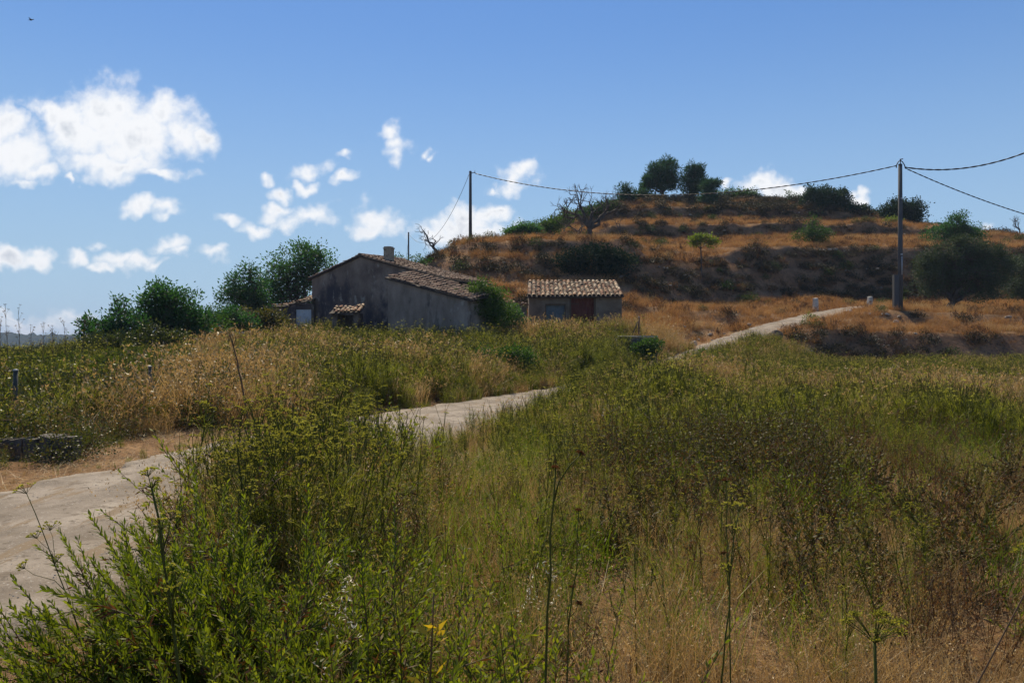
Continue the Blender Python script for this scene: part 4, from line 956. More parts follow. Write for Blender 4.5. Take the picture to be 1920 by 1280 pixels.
def umbel(m, rng, c, up, R_, rays, near=True, matf=2, mats=1, fs=1.0):
    a = rng.uniform(0, 2*math.pi, rays); q = np.sqrt(rng.rand(rays)) * R_
    A = unit(np.cross(up, [.2, .9, .1])); B = np.cross(up, A)
    tips = c + up * R_ * .8 + (A[None] * np.cos(a)[:, None] + B[None] * np.sin(a)[:, None]) * q[:, None] - up[None] * (q * q / R_ * .35)[:, None]
    if near:
        for t in tips: m.tube([c, (c + t) * .5 + up * .002, t], .0007, 3, mats, cap=False, smooth=False)
        k = 8 if fs == 1 else 42; tt = np.repeat(tips, k, 0); g = rng.normal(size=(len(tt), 3)); g[:, 2] = np.abs(g[:, 2]); g /= np.linalg.norm(g, axis=1)[:, None]
        if fs > 1:      # close to the lens every little umbel is a loose ball of florets on hair-thin rays
            m.leaves(tt + g * [.008, .008, .005] * rng.uniform(.5, 1.1, (len(tt), 1)), g + rng.normal(size=g.shape) * .6, .0028, .0022, rng, matf); m.leaves(tt, g, .008, .0006, rng, mats)
        else: m.leaves(tt, g, .0065, .0045, rng, matf)
    else:
        k = 3; tt = np.repeat(tips, k, 0); g = rng.normal(size=(len(tt), 3)); g[:, 2] *= .5
        m.leaves(tt, g, R_ * .5, R_ * .32, rng, matf)
def fennel_plant(m, rng, base, h, near=True, green=1.0, flowers=1.0):
    """slots 0 feathery leaves, 1 stem, 2 flower"""
    lean = rng.normal(size=3) * .08; lean[2] = 1; k = 7
    P = [np.array(base, float)]; d = unit(lean)
    for i in range(k - 1): d = unit(d + rng.normal(size=3) * .035); P.append(P[-1] + d * h * .85 / (k - 1))
    P = np.array(P); r0 = .0042 if near else .006
    m.tube(P, np.linspace(r0, r0 * .45, k), 4 if near else 3, 1, cap=False)
    ends = [(P[-1], d)]
    nb = rng.randint(4, 8)
    for b in range(nb):
        i = rng.randint(2, k - 1); a = rng.uniform(0, 2*math.pi); dd = unit(np.array([math.cos(a)*.5, math.sin(a)*.5, .85]))
        L_ = h * rng.uniform(.16, .34); Q = [P[i]]
        for q in range(3): dd = unit(dd + np.array([0, 0, .12]) + rng.normal(size=3)*.06); Q.append(Q[-1] + dd * L_ / 3)
        m.tube(Q, np.linspace(r0*.5, r0*.28, 4), 3, 1, cap=False); ends.append((Q[-1], dd))
        if near and rng.rand() < .6:
            dd2 = unit(dd + rng.normal(size=3) * .4); Q2 = [Q[2], Q[2] + dd2 * L_ * .35, Q[2] + dd2 * L_ * .6]; m.tube(Q2, [.0016, .0013, .001], 3, 1, cap=False); ends.append((Q2[-1], dd2))
    for e, dd in ends:
        if rng.rand() < flowers: umbel(m, rng, e, dd, rng.uniform(.016, .034) if near else rng.uniform(.02, .036), rng.randint(7, 12) if near else 5, near)
    n = int((170 if near else 60) * green)
    t = rng.rand(n) ** 1.3 * .8; f = t * (k - 1); i = f.astype(int); B = P[i] + (P[i+1] - P[i]) * (f - i)[:, None]
    D = rng.normal(size=(n, 3)) * [.6, .6, .35] + [0, 0, .7]
    if near: m.blades(B, D, rng.uniform(.06, .19, n), .0022, rng, bend=.25, mat=0, seg=2)
    else: m.blades(B, D, rng.uniform(.09, .22, n), .0055, rng, bend=.25, mat=0, seg=1)
def grass_clump(rng, n, h, rad, wd, bend=.35, up=1.2, seg=3, seed=0, mat_=0, m=None):
    m = m or MB(); a = rng.uniform(0, 2*math.pi, n); q = np.sqrt(rng.rand(n)) * rad
    B = np.stack([np.cos(a)*q, np.sin(a)*q, np.full(n, -.03)], 1); D = rng.normal(size=(n, 3)) * [.32, .32, .05] + [0, 0, up]
    tips = m.blades(B, D, h * rng.uniform(.45, 1.1, n), wd * rng.uniform(.7, 1.3, n), rng, bend=rng.uniform(0, bend * 2, n), seg=seg, mat=mat_)
    if seed:
        k = rng.rand(n) < seed; T = tips[k]; kk = 5; TT = np.repeat(T, kk, 0) + rng.normal(size=(len(T)*kk, 3)) * [.008, .008, .022]
        m.leaves(TT, rng.normal(size=(len(TT), 3)) * .5 + [0, 0, .6], wd * 4.5, wd * 1.6, rng, mat_)
    return m
def weed(rng, h, rad, n, wd=.003, bits=6, bsz=.012, m=None):
    """dead branching weed; slot 0 stems, 1 bits"""
    m = m or MB()
    for i in range(n):
        a = rng.uniform(0, 2*math.pi); b = np.array([math.cos(a), math.sin(a), 0]) * rad * math.sqrt(rng.rand()); d = unit(np.array([rng.normal()*.25, rng.normal()*.25, 1.])); L_ = h * rng.uniform(.55, 1.1)
        P = [b + [0, 0, -.02]]
        for q in range(5): d = unit(d + rng.normal(size=3) * .07); P.append(P[-1] + d * L_ / 5)
        m.tube(P, np.linspace(wd, wd*.5, 6), 3, 0, cap=False)
        for q in range(4):
            j = rng.randint(2, 5); dd = unit(d + rng.normal(size=3) * .5); e = P[j] + dd * L_ * rng.uniform(.15, .35); m.tube([P[j], (P[j]+e)/2 + [0,0,.01], e], [wd*.6, wd*.5, wd*.35], 3, 0, cap=False)
            T = P[j] + (e - P[j]) * rng.rand(bits)[:, None] + rng.normal(size=(bits, 3)) * .012
            m.leaves(T, rng.normal(size=(bits, 3)) + [0, 0, .4], bsz * rng.uniform(.7, 1.4, bits), bsz * .5, rng, 1)
    return m
def leafy_mound(rng, h, rad, n, ls, lw=.7, m=None, flat=.0, stems=10):
    m = m or MB(); d = rng.normal(size=(n, 3)); d[:, 2] = np.abs(d[:, 2]); d /= np.linalg.norm(d, axis=1)[:, None]
    q = (.35 + .65 * rng.rand(n)) * (1 + .35 * fbm(d[:, 0]*2.3 + h*9, d[:, 1]*2.3, 2)); P = d * q[:, None] * [rad, rad, h]
    D = d * .6 + rng.normal(size=(n, 3)) * .6; m.leaves(P, D, ls * rng.uniform(.6, 1.3, n), ls * lw, rng, 0, mid=.5)
    for i in range(stems):
        e = d[rng.randint(n)] * [rad*1.05, rad*1.05, h*1.1]; m.tube(limb(rng, (0,0,0), e, 4, .2), [.006, .005, .004, .002], 3, 1, cap=False)
    return m
def litter(rng, n, rad, wd, ln):
    m = MB(); a = rng.uniform(0, 2*math.pi, n); q = np.sqrt(rng.rand(n)) * rad; B = np.stack([np.cos(a)*q, np.sin(a)*q, rng.uniform(0, .05, n)], 1)
    m.blades(B, rng.normal(size=(n, 3)) * [1, 1, .22] + [0, 0, .12], ln * rng.uniform(.4, 1.2, n), wd, rng, bend=.2, seg=2); return m

LIB = {}
def lib(kind, k, fn, mats):
    """a hidden library of plants for one kind of ground cover"""
    c = bpy.data.collections.new(kind + '_plants')
    for i in range(k):
        rng = np.random.RandomState(hash_(kind) + i * 7); mb = fn(rng, i); o = mb.build(kind, [MT[x] for x in mats], None, c)
    LIB[kind] = (c, k)
def hash_(s): return sum(ord(ch) * (i + 3) for i, ch in enumerate(s)) % 9973
def _fn_fennel(near, h0, n, green=1, fl=1.0):
    def f(rng, i):
        m = MB()
        for q in range(n): a = rng.uniform(0, 6.28); rr = .28 * math.sqrt(rng.rand()); fennel_plant(m, rng, (math.cos(a)*rr, math.sin(a)*rr, -.03), h0 * rng.uniform(.65, 1.1), near, green, fl)
        return m
    return f
lib('fennel_near', 6, _fn_fennel(True, .98, 5, 1.2, .5), ['fennel', 'stem', 'umbel'])
lib('fennel', 6, _fn_fennel(False, 1.0, 12, 1.5, .28), ['fennel', 'stem', 'umbel'])
lib('green_weeds', 5, lambda r, i: inula_bush(r, .66, .4, 11, 40, .05, .011, .1, low=.7), ['inula', 'inula_dry', 'brown_stem'])
lib('green_grass', 4, lambda r, i: grass_clump(r, 170, .62, .3, .006, .25, 1.3), ['green'])
lib('dry_grass', 5, lambda r, i: grass_clump(r, 200, .62, .32, .0036, .3, 1.25, seed=.5), ['straw'])
lib('dry_grass_far', 4, lambda r, i: grass_clump(r, 170, .75, .4, .010, .35, 1.25, seg=2, seed=.3), ['straw'])
lib('dead_weeds', 5, lambda r, i: weed(r, .66, .28, 12, .0028, 10, .016), ['brown_stem', 'brown'])
lib('litter', 3, lambda r, i: litter(r, 120, .45, .004, .22), ['straw'])
lib('brambles', 4, lambda r, i: leafy_mound(r, .75, .6, 900, .045, .6), ['bramble', 'brown_stem'])
lib('vines', 4, lambda r, i: leafy_mound(r, .8, .7, 520, .10, .8), ['vine', 'brown_stem'])
lib('hill_grass', 5, lambda r, i: grass_clump(r, 100, .55, .5, .016, .4, 1.0, seg=2), ['hillstraw'])
lib('hill_weeds', 4, lambda r, i: weed(r, .6, .4, 12, .008, 7, .05), ['brown_stem', 'brown'])
lib('scrub', 4, lambda r, i: leafy_mound(r, .55, .6, 420, .10, .45), ['scrub', 'brown_stem'])
lib('green_scrub', 4, lambda r, i: leafy_mound(r, .6, .55, 420, .10, .45), ['scrub_green', 'brown_stem'])

def scatter_tree(coll):
    ng = bpy.data.node_groups.new('scatter_' + coll.name, 'GeometryNodeTree')
    ng.interface.new_socket('Geometry', in_out='INPUT', socket_type='NodeSocketGeometry'); ng.interface.new_socket('Geometry', in_out='OUTPUT', socket_type='NodeSocketGeometry')
    nn = ng.nodes.new; lk = ng.links.new
    gi = nn('NodeGroupInput'); go = nn('NodeGroupOutput'); ip = nn('GeometryNodeInstanceOnPoints'); ci = nn('GeometryNodeCollectionInfo')
    ci.inputs['Collection'].default_value = coll; ci.inputs['Separate Children'].default_value = True; ci.inputs['Reset Children'].default_value = True
    def attr(name, ty):
        a = nn('GeometryNodeInputNamedAttribute'); a.data_type = ty; a.inputs['Name'].default_value = name
        return [o for o in a.outputs if o.enabled and o.name == 'Attribute'][0]
    ip.inputs['Pick Instance'].default_value = True
    lk(gi.outputs[0], ip.inputs['Points']); lk(ci.outputs[0], ip.inputs['Instance'])
    lk(attr('idx', 'INT'), ip.inputs['Instance Index']); lk(attr('rot', 'FLOAT_VECTOR'), ip.inputs['Rotation']); lk(attr('scl', 'FLOAT_VECTOR'), ip.inputs['Scale'])
    lk(ip.outputs[0], go.inputs[0]); return ng
def scatter(name, kind, X, Y, scl, label, sz=None, tilt=.08, seed=0):
    rng = np.random.RandomState(seed + 99); c, k = LIB[kind]; n = len(X)
    print(name, kind, n)
    Z = H(X, Y)
    me = bpy.data.meshes.new(name); me.vertices.add(n); me.vertices.foreach_set('co', np.stack([X, Y, Z], 1).astype(np.float32).ravel())
    a = me.attributes.new('idx', 'INT', 'POINT'); a.data.foreach_set('value', rng.randint(0, k, n).astype(np.int32))
    a = me.attributes.new('rot', 'FLOAT_VECTOR', 'POINT'); a.data.foreach_set('vector', np.stack([rng.normal(size=n)*tilt, rng.normal(size=n)*tilt, rng.uniform(0, 6.28, n)], 1).astype(np.float32).ravel())
    sz = scl if sz is None else sz
    a = me.attributes.new('scl', 'FLOAT_VECTOR', 'POINT'); a.data.foreach_set('vector', np.stack([scl, scl, sz], 1).astype(np.float32).ravel())
    o = bpy.data.objects.new(name, me); COL.objects.link(o)
    md = o.modifiers.new('scatter', 'NODES'); md.node_group = scatter_tree(c)
    tag(o, label, None, None, 'stuff'); return o
def cand(rng, y0, y1, dens, side=.70, pad=3.0, x0=None, x1=None):
    """random spots in the wedge of ground the photo looks at, dens per square metre"""
    A = side * (y1**2 - y0**2) + 2 * pad * (y1 - y0); n = int(A * dens)
    Y = np.sqrt(rng.uniform(y0**2, y1**2, n)); X = rng.uniform(-1, 1, n) * (side * Y + pad)
    return X, Y
def slope(X, Y):
    e = .5; return np.hypot(H(X+e, Y)-H(X-e, Y), H(X, Y+e)-H(X, Y-e)) / (2*e)
# footprints kept clear of plants (buildings)
def clear(X, Y):
    a = math.radians(-35); O = at(585, 640, 49.0); lx = (X-O[0])*math.cos(a)+(Y-O[1])*math.sin(a); ly = -(X-O[0])*math.sin(a)+(Y-O[1])*math.cos(a)
    k = (lx > -.5) & (lx < 12.5) & (ly > -.4) & (ly < 5.8) | (lx > 8) & (lx < 14) & (ly > -2.4) & (ly < 0)
    k |= (X > .5) & (X < 7.1) & (Y > 47.6) & (Y < 52)
    k |= (X > -14.6) & (X < -11.6) & (Y > 48.4) & (Y < 51.6)
    return ~k

def gravel(r):
    m = MB()
    for q in range(14):
        a = r.uniform(0, 6.28); rr = .4 * math.sqrt(r.rand()); s_ = r.uniform(.003, .009); V = np.array([[1,0,0],[.3,.9,0],[-.8,.6,0],[-.7,-.6,0],[.2,-.9,0],[0,0,.8]]) * s_ * r.uniform(.7, 1.3, (6, 3)) + [math.cos(a)*rr, math.sin(a)*rr, .075]
        m.add(V, [np.array([[0,1,5],[1,2,5],[2,3,5],[3,4,5],[4,0,5]])])
    return m
# ------------------------------------------------------------------ ground cover
rng = np.random.RandomState(77)
def field(y0, y1, dens, fn, seed):
    r = np.random.RandomState(seed); X, Y = cand(r, y0, y1, dens)
    d, s, _ = road_q(X, Y); hw = road_hw(Y)
    p, sc = fn(X, Y, d - hw, s, r)
    k = (r.rand(len(X)) < p) & (d > hw + .05) & clear(X, Y)
    return X[k], Y[k], sc[k]
def hedge(e, s, Y, X):
    """lower growth along the right side of the track, tall growth on its left"""
    right = s > 0
    mid = sstep(8.0, 10.5, Y) * (1 - sstep(18.5, 22, Y)) * (1 - sstep(-.9, 1.8, X + 1.2 * fbm(X / .8, Y / .8, 2)))          # growth kept low so the middle of the track stays in view
    near = .95 + .42 * sstep(4.2, 5.2, Y) * (1 - sstep(8.5, 10.5, Y)) * (1 - sstep(1.4, 2.8, e)) * sstep(-.5, .5, -.19 * Y - X) + .2 * sstep(15, 18, Y) * (1 - sstep(2, 5, e))
    near = near * (1 - .72 * (Y < 10) * sstep(-.12, .1, -.372 * Y - X + .25 * fbm(X * 2, Y * 2, 2)) * sstep(2.6, 3.6, Y))      # growth cut short along the view line to the near track
    f = np.where(right, near * (1 - mid * (1 - (.50 + .45 * sstep(.3, 4.0, e)))), np.where(Y < 15, .15 + .95 * sstep(1.2, 3.1, e), .5 + .6 * sstep(.1, 1.6, e)))
    # plants right at the inside of the first bend stand tall
    return f
def zone(X, Y): return fbm(X / 2.6 + 3, Y / 2.6, 3), fbm(X / 1.1 + 30, Y / 1.1, 2), fbm(X / 6 + 70, Y / 6 + 3, 2)
def brownzone(X, Y):
    """the drier patch in the near right of the field"""
    return sstep(.2, 1.8, X) * (1 - sstep(9, 13, Y)) * .9
def tan_(X, Y):
    """clumps where dry grass has won over the green"""
    v = np.zeros(X.shape)
    for x, y, r_ in ((-2.9,27,1.9),(-7.6,20,2.4),(-12,36,3.6),(2.4,42,2.4),(-5.9,15.4,1.6),(.35,7.2,.8),(-1.4,14.4,1.1),(10.5,19,3.2),(2.8,5.6,.5),(4.9,7.6,.9),(-5.5,30,1.6),(-10,26,1.7),(6.5,25,2),(8.5,44.5,2.5)):
        v = np.maximum(v, np.exp(-((X-x)**2+(Y-y)**2)/(r_*r_)))
    return v
def hvar(X, Y): return 1 + .9 * fbm(X / 1.7 + 5, Y / 1.7 + 8, 3)
def darkzone(X, Y): return np.exp(-(((X-2.6)/2.3)**2+((Y-8.8)/2.2)**2))
def bushzone(X, Y): return np.exp(-(((X+.9)/.9)**2+((Y-2.8)/.7)**2))
# fennel, near and far
def f_fennel(X, Y, e, s, r):
    a, b, c = zone(X, Y); hz = hedge(e, s, Y, X)
    p = np.clip(np.where((s > 0) & (X > -1.2) & (Y < 12), .55, .85) + 1.9 * a, .08, 1) * np.where((s < 0), np.clip(.5 + 2.2 * c + sstep(14, 24, Y) * .4, 0, 1), 1)
    p = p * (1 - .4 * brownzone(X, Y)); p = p * np.where(Y > 46, 0, 1)
    p = np.where((s < 0) & (X < -4.2 - (Y - 12) * .22) & (Y < 26), p * .5, p)
    p = p * (1 - .8 * tan_(X, Y)) * (1 - .35 * darkzone(X, Y)) * (1 - .75 * bushzone(X, Y))
    sc = hz * hvar(X, Y) * r.uniform(.7, 1.15, len(X)) * np.where(s < 0, 1.15, 1) * (1 - .25 * brownzone(X, Y)) * np.where((s > 0) & (Y > 25), .9, 1)
    return p, sc
def band(y0, y1, n, lo, hi, w0, w1, seed):
    """rank growth right along the outer edge of the track"""
    r = np.random.RandomState(seed); Y = r.uniform(y0, y1, n); cx = np.interp(Y, RC[:, 1], RC[:, 0]); X = cx + road_hw(Y) * 1.02 + r.uniform(w0, w1, n)
    k = ((X > -.355 * Y) & (X < r.uniform(-.28, -.10, n) * Y)) | (Y > 10); X = X[k]; Y = Y[k]
    return X, Y, r.uniform(lo, hi, len(X))
def cat(a, b): return [np.concatenate([p, q]) for p, q in zip(a, b)]
X, Y, S = cat(field(2.3, 11, 7.5, f_fennel, 1), band(4.8, 9.0, 125, .95, 1.4, .0, 1.6, 71)); S = np.where((Y > 4.8) & (Y < 8.6), S * 1.0, S); scatter('fennel', 'fennel_near', X, Y, np.minimum(S, .45 + Y * .09 + .09 * Y * (X < -.9)), 'wild fennel with small yellow flowers filling the near field', seed=1)
X, Y, S = cat(field(11, 46.5, 8.0, f_fennel, 2), band(19.5, 34, 160, .8, 1.15, .3, 2.0, 74)); scatter('fennel', 'fennel', X, Y, S, 'wild fennel covering the far field and the verge below the farmhouse', seed=2)
# bright green leafy weeds
def f_weeds(X, Y, e, s, r):
    a, b, c = zone(X + 20, Y)
    p = np.clip(.45 + 1.9 * a, 0, 1) * (1 - .5 * brownzone(X, Y)) * np.where((s < 0) & (X < -6), .4, 1)
    return p, hedge(e, s, Y, X) * r.uniform(.6, 1.15, len(X))
X, Y, S = cat(field(2.2, 30, 3.2, f_weeds, 3), band(4.8, 9, 40, 1.3, 1.9, .05, 1.2, 72)); scatter('green_weeds', 'green_weeds', X, Y, np.minimum(S, .4 + Y * .2), 'bright green leafy weeds among the fennel', seed=3)
def f_green(X, Y, e, s, r):
    a, b, c = zone(X + 50, Y)
    p = np.clip(.6 + 1.6 * a, 0, 1) * np.where(s < 0, .45, 1) * (1 - .6 * brownzone(X, Y)) * np.where(Y > 46.5, 0, 1)
    return p, hedge(e, s, Y, X) * r.uniform(.7, 1.2, len(X))
X, Y, S = field(2.2, 46.5, 4.6, f_green, 4); scatter('green_grass', 'green_grass', X, Y, S, 'green grass growing between the fennel', seed=4)
def f_dry(X, Y, e, s, r):
    a, b, c = zone(X + 90, Y)
    p = np.clip(np.where(s < 0, .24, .6) + 2.0 * a + 1.0 * tan_(X, Y), 0, 1); p = np.where(s < 0, np.clip(p - .06, 0, 1) * np.where((X < -.43 * Y) & (Y > 16.5), .25, 1), p) * (1 - .45 * darkzone(X, Y)) * (1 - .6 * bushzone(X, Y)); p = np.where(brownzone(X, Y) > .4, np.clip(p + .25, 0, 1), p) * np.where(Y > 47, 0, 1)
    return p, hedge(e, s, Y, X) * r.uniform(.6, 1.15, len(X)) * (1 - .25 * brownzone(X, Y)) * (1 + .35 * tan_(X, Y) * (Y > 9) + .3 * (s < 0) * (Y > 13)) * hvar(X, Y)
X, Y, S = cat(field(2.0, 13, 8.5, f_dry, 5), band(3.5, 8, 60, 1.0, 1.75, -.1, 1.0, 73)); scatter('dry_grass', 'dry_grass', X, Y, np.minimum(S, .4 + Y * .18), 'dry straw coloured grass in the near field', seed=5)
X, Y, S = field(13, 47, 3.6, f_dry, 6); scatter('dry_grass', 'dry_grass_far', X, Y, S * 1.05, 'dry straw coloured grass along the verge and across the far field', seed=6)
def f_dead(X, Y, e, s, r):
    a, b, c = zone(X + 130, Y)
    p = np.clip(.25 + 1.6 * a + .75 * brownzone(X, Y), 0, 1); p = np.where((s < 0) & (Y < 26), np.clip(p + .6, 0, 1), p)
    return p, hedge(e, s, Y, X) * r.uniform(.6, 1.25, len(X))
X, Y, S = field(2.2, 30, 4.6, f_dead, 7); scatter('dead_weeds', 'dead_weeds', X, Y, np.minimum(S, .4 + Y * .12), 'brown dead weeds standing among the green', seed=7)
def f_lit(X, Y, e, s, r):
    return np.clip(.7 + .5 * brownzone(X, Y), 0, 1), r.uniform(.8, 1.3, len(X))
X, Y, S = field(1.6, 22, 5.0, f_lit, 8); scatter('straw_litter', 'litter', X, Y, S, 'flattened straw lying on the soil', tilt=.03, seed=8)
# loose gravel, soil and straw on the track
MT['pebble'] = leaf_mat('pebble', [(.12,.10,.08),(.26,.23,.19),(.4,.36,.31)], 0, .9, .1)
lib('gravel', 4, lambda r, i: gravel(r), ['pebble'])
r = np.random.RandomState(31); n = 1100; t = r.rand(n) ** 1.6 * 45; ci_ = np.interp(t, RC[:, 1], RC[:, 0]); e = np.where(r.rand(n) < .6, r.choice([-1, 1], n) * r.uniform(.75, 1.15, n), r.uniform(-1, 1, n)) * road_hw(t)
scatter('gravel', 'gravel', ci_ + e, t, r.uniform(.5, 1.3, n), 'small loose stones scattered over the track', seed=31)
n = 900; t = r.rand(n) ** 1.4 * 62; ci_ = np.interp(t, RC[:, 1], RC[:, 0]); e = r.choice([-1, 1], n) * (1.12 - .35 * r.rand(n) ** 2) * road_hw(t)
scatter('edge_straw', 'litter', ci_ + e, t, r.uniform(.3, .8, n), 'straw and dry grass creeping over the edges of the track', tilt=.03, seed=32)
# brambles and vines on the left verge
def f_bram(X, Y, e, s, r):
    a, b, c = zone(X + 170, Y)
    p = np.where((s < 0) & (e > .9), np.clip(.6 + 1.8 * a, 0, 1), 0) * np.where(Y > 44, 0, 1)
    return p, r.uniform(.7, 1.7, len(X)) * (.45 + .55 * sstep(.5, 3, e))
X, Y, S = field(10, 44, 1.9, f_bram, 9); scatter('brambles', 'brambles', X, Y, S, 'olive and brown brambles on the left verge', seed=9)
r = np.random.RandomState(10); n = 190; Y = r.uniform(19, 30, n); X = r.uniform(-.85, -.42, n) * Y; scatter('vine_leaves', 'vines', X, Y, r.uniform(1.0, 1.45, n), 'broad leaved green vines forming a low hedge at left', seed=10)
# hill cover
def hill(y0, y1, dens, fn, seed):
    r = np.random.RandomState(seed); X, Y = cand(r, y0, y1, dens, .72, 2)
    Xp = 960 + F * X / Y; k = Xp > 480; X = X[k]; Y = Y[k]
    d, s, _ = road_q(X, Y); sl = slope(X, Y); p, sc = fn(X, Y, sl, r)
    k = (r.rand(len(X)) < p) & (d > road_hw(Y) + .25) & clear(X, Y)
    bare = (X > 8.0) & (X < 11.8) & (Y > 44) & (Y < 49.6); k &= ~bare | (r.rand(len(X)) < .08)
    return X[k], Y[k], sc[k]
def h_grass(X, Y, sl, r):
    a, b, c = zone(X + 210, Y); inf = (Y > 47.5) | ((X < 9.5) & (Y > 46)) | (sl > .35)
    return inf * np.clip(1.15 - 1.15 * sstep(.45, .9, sl) + .9 * a, 0.16, 1), r.uniform(.7, 1.35, len(X)) * (1 - .4 * sstep(.4, 1, sl))
X, Y, S = hill(42, 118, 2.6, h_grass, 11); scatter('hill_grass', 'hill_grass', X, Y, S, 'dry orange grass on the terraces of the hill', seed=11)
r3 = lambda X, Y, sl, r: ((Y > 48) * np.clip(.15 + 2.2 * fbm(X / 5 + 8, Y / 3, 3) - .6 * sstep(.4, .8, sl), 0, 1), r.uniform(.6, 1.0, len(X)))  # paler straw colour stands in for sunlit grass on the flats
X, Y, S = hill(45, 112, .8, r3, 15); scatter('pale_grass', 'dry_grass_far', X, Y, S, 'paler straw tufts that put a sunlit tone on the terraces', seed=15)
def stones(r):
    m = MB()
    for q in range(6):
        a = r.uniform(0, 6.28); rr = .9 * math.sqrt(r.rand()); s_ = r.uniform(.04, .15) * np.array([1.3, 1, .7]); V = []
        for i in range(5):
            for j in range(7): V.append((math.sin(math.pi*(i+.5)/5)*math.cos(2*math.pi*j/7), math.sin(math.pi*(i+.5)/5)*math.sin(2*math.pi*j/7), math.cos(math.pi*(i+.5)/5)))
        V = np.array(V)
        for k in range(6):
            dd = unit(r.normal(size=3)); V = V - np.outer(np.maximum(V @ dd - .6, 0), dd)
        V = V * s_ + [math.cos(a)*rr, math.sin(a)*rr, .03]; i = np.arange(4)[:, None]*7; j = np.arange(7)[None]; j2 = (j+1) % 7
        m.F_app(V, [np.stack([i+j, i+7+j, i+7+j2, i+j2], -1).reshape(-1, 4), np.arange(7)[None]], 0, False)
    return m
MT['hill_stone'] = leaf_mat('hill_stone', [(.12,.095,.075),(.24,.20,.16),(.42,.37,.31)], 0, .9, .1)
lib('hill_stones', 4, lambda r, i: stones(r), ['hill_stone'])
X, Y, S = hill(44, 115, .16, lambda X, Y, sl, r: (np.clip(.25 + 1.6 * fbm(X/5+3, Y/5, 2) + .4 * sstep(.4, .9, sl), 0, 1), r.uniform(.5, 1.5, len(X))), 16); scatter('hill_stones', 'hill_stones', X, Y, S, 'loose weathered stones on the banks of the hill', seed=16)
def h_weeds(X, Y, sl, r):
    a, b, c = zone(X + 250, Y)
    return (Y > 49) * np.clip(.25 + 1.5 * a + .7 * sstep(.4, .9, sl), 0, 1), r.uniform(.7, 1.4, len(X))
X, Y, S = hill(46, 118, .9, h_weeds, 12); scatter('hill_weeds', 'hill_weeds', X, Y, S, 'dark dead weeds on the hillside', seed=12)
def h_scrub(X, Y, sl, r):
    a, b, c = zone(X + 290, Y); top = sstep(95, 101, Y)
    return (Y > 48) * np.clip(.05 + 1.2 * a + 1.1 * sstep(.5, .85, sl) - .2 * (sl < .4) + .6 * top, 0, 1), r.uniform(.6, 1.5, len(X)) * (1 + .4 * top)
X, Y, S = hill(46, 122, 1.3, h_scrub, 13); scatter('scrub', 'scrub', X, Y, S, 'dark low scrub on the terrace banks', seed=13)
X, Y, S = hill(46, 122, .22, lambda X, Y, sl, r: (np.clip(.1 + 1.5 * fbm(X/4, Y/4+9, 2) + .3*sstep(.4,.9,sl) + .5*sstep(95,101,Y), 0, 1), r.uniform(.6, 1.5, len(X))), 14); scatter('green_scrub', 'green_scrub', X, Y, S, 'low green scrub dotted over the hill', seed=14)

# ------------------------------------------------------------------ single plants near the camera
def bush(px, Y, h, rad, n, seed, label, nl=60, ll=.05, lw=.011, dry=.15, side=None, yellow=False, low=0, arch=0, base=(0, 0), group='leafy green bushes in the foreground'):
    rng = np.random.RandomState(seed); x = (px-960)/F*Y; z = float(H(np.array([x]), np.array([Y]))[0]) - .03
    root = empty('bush', (x, Y, z), label, 'bush', group)
    m = inula_bush(rng, h, rad, n, nl, ll, lw, dry, side, low, arch, base)
    o = m.build('foliage', [MT['inula'], MT['inula_dry'], MT['brown_stem']], root)
    if yellow:
        y = MB(); P = inula_branch(MB(), np.random.RandomState(3), (0,0,0), (.02,-.1,1), h*.98, 10)
        y.tube(P, np.linspace(.006,.002,len(P)), 5, 1)
        n2 = 26; t = rng.uniform(.45, .95, n2)*(len(P)-1); i = t.astype(int); B = P[i]; a = rng.uniform(0,6.28,n2)
        y.leaves(B + rng.normal(size=(n2,3))*.01, np.stack([np.cos(a)*.9, np.sin(a)*.9, rng.uniform(.1,.9,n2)],1), .055, .016, rng, 0); y.build('yellow_stem', [MT['inula_yellow'], MT['brown_stem']], root)
    return root
bush(455, 2.85, 1.08, 1.15, 125, 101, 'large green bush spreading left over the track edge at lower left', 150, .048, .0085, side=(-.5,-.1,.2), low=.5, arch=34, base=(.12, -.1))
bush(345, 2.75, .95, .85, 50, 102, 'low green bush with long arching shoots at the lower left corner', 135, .044, .0082, side=(-.15,0,.2), low=.6, arch=10, base=(.2, 0))
bush(560, 3.1, .95, .55, 50, 103, 'green bush behind the large lower left one with upright shoots', 115, .044, .0080, low=.6)
bush(370, 3.5, .85, .7, 44, 109, 'leafy bush at the track edge behind the arching shoots', 115, .044, .0080, low=.5, arch=10, base=(.1, 0))
bush(690, 2.4, .98, .5, 56, 104, 'bright green bush at bottom left of centre', 115, .046, .0084, low=.5)
bush(800, 2.35, 1.02, .42, 44, 105, 'bright green bush carrying a stem of yellow leaves at bottom centre', 95, .05, .0105, yellow=True, low=.7)
bush(1080, 2.3, .92, .42, 30, 106, 'thin bright green bush right of the bottom centre', 55, .044, .010, low=.8)
bush(620, 4.4, .95, .5, 36, 107, 'upright green bush in the middle of the fennel left of centre', 50, .045, .011, low=.7)
bush(900, 3.6, .70, .4, 26, 108, 'small green bush among straw in front of the brown weeds', 50, .045, .011, low=.7)
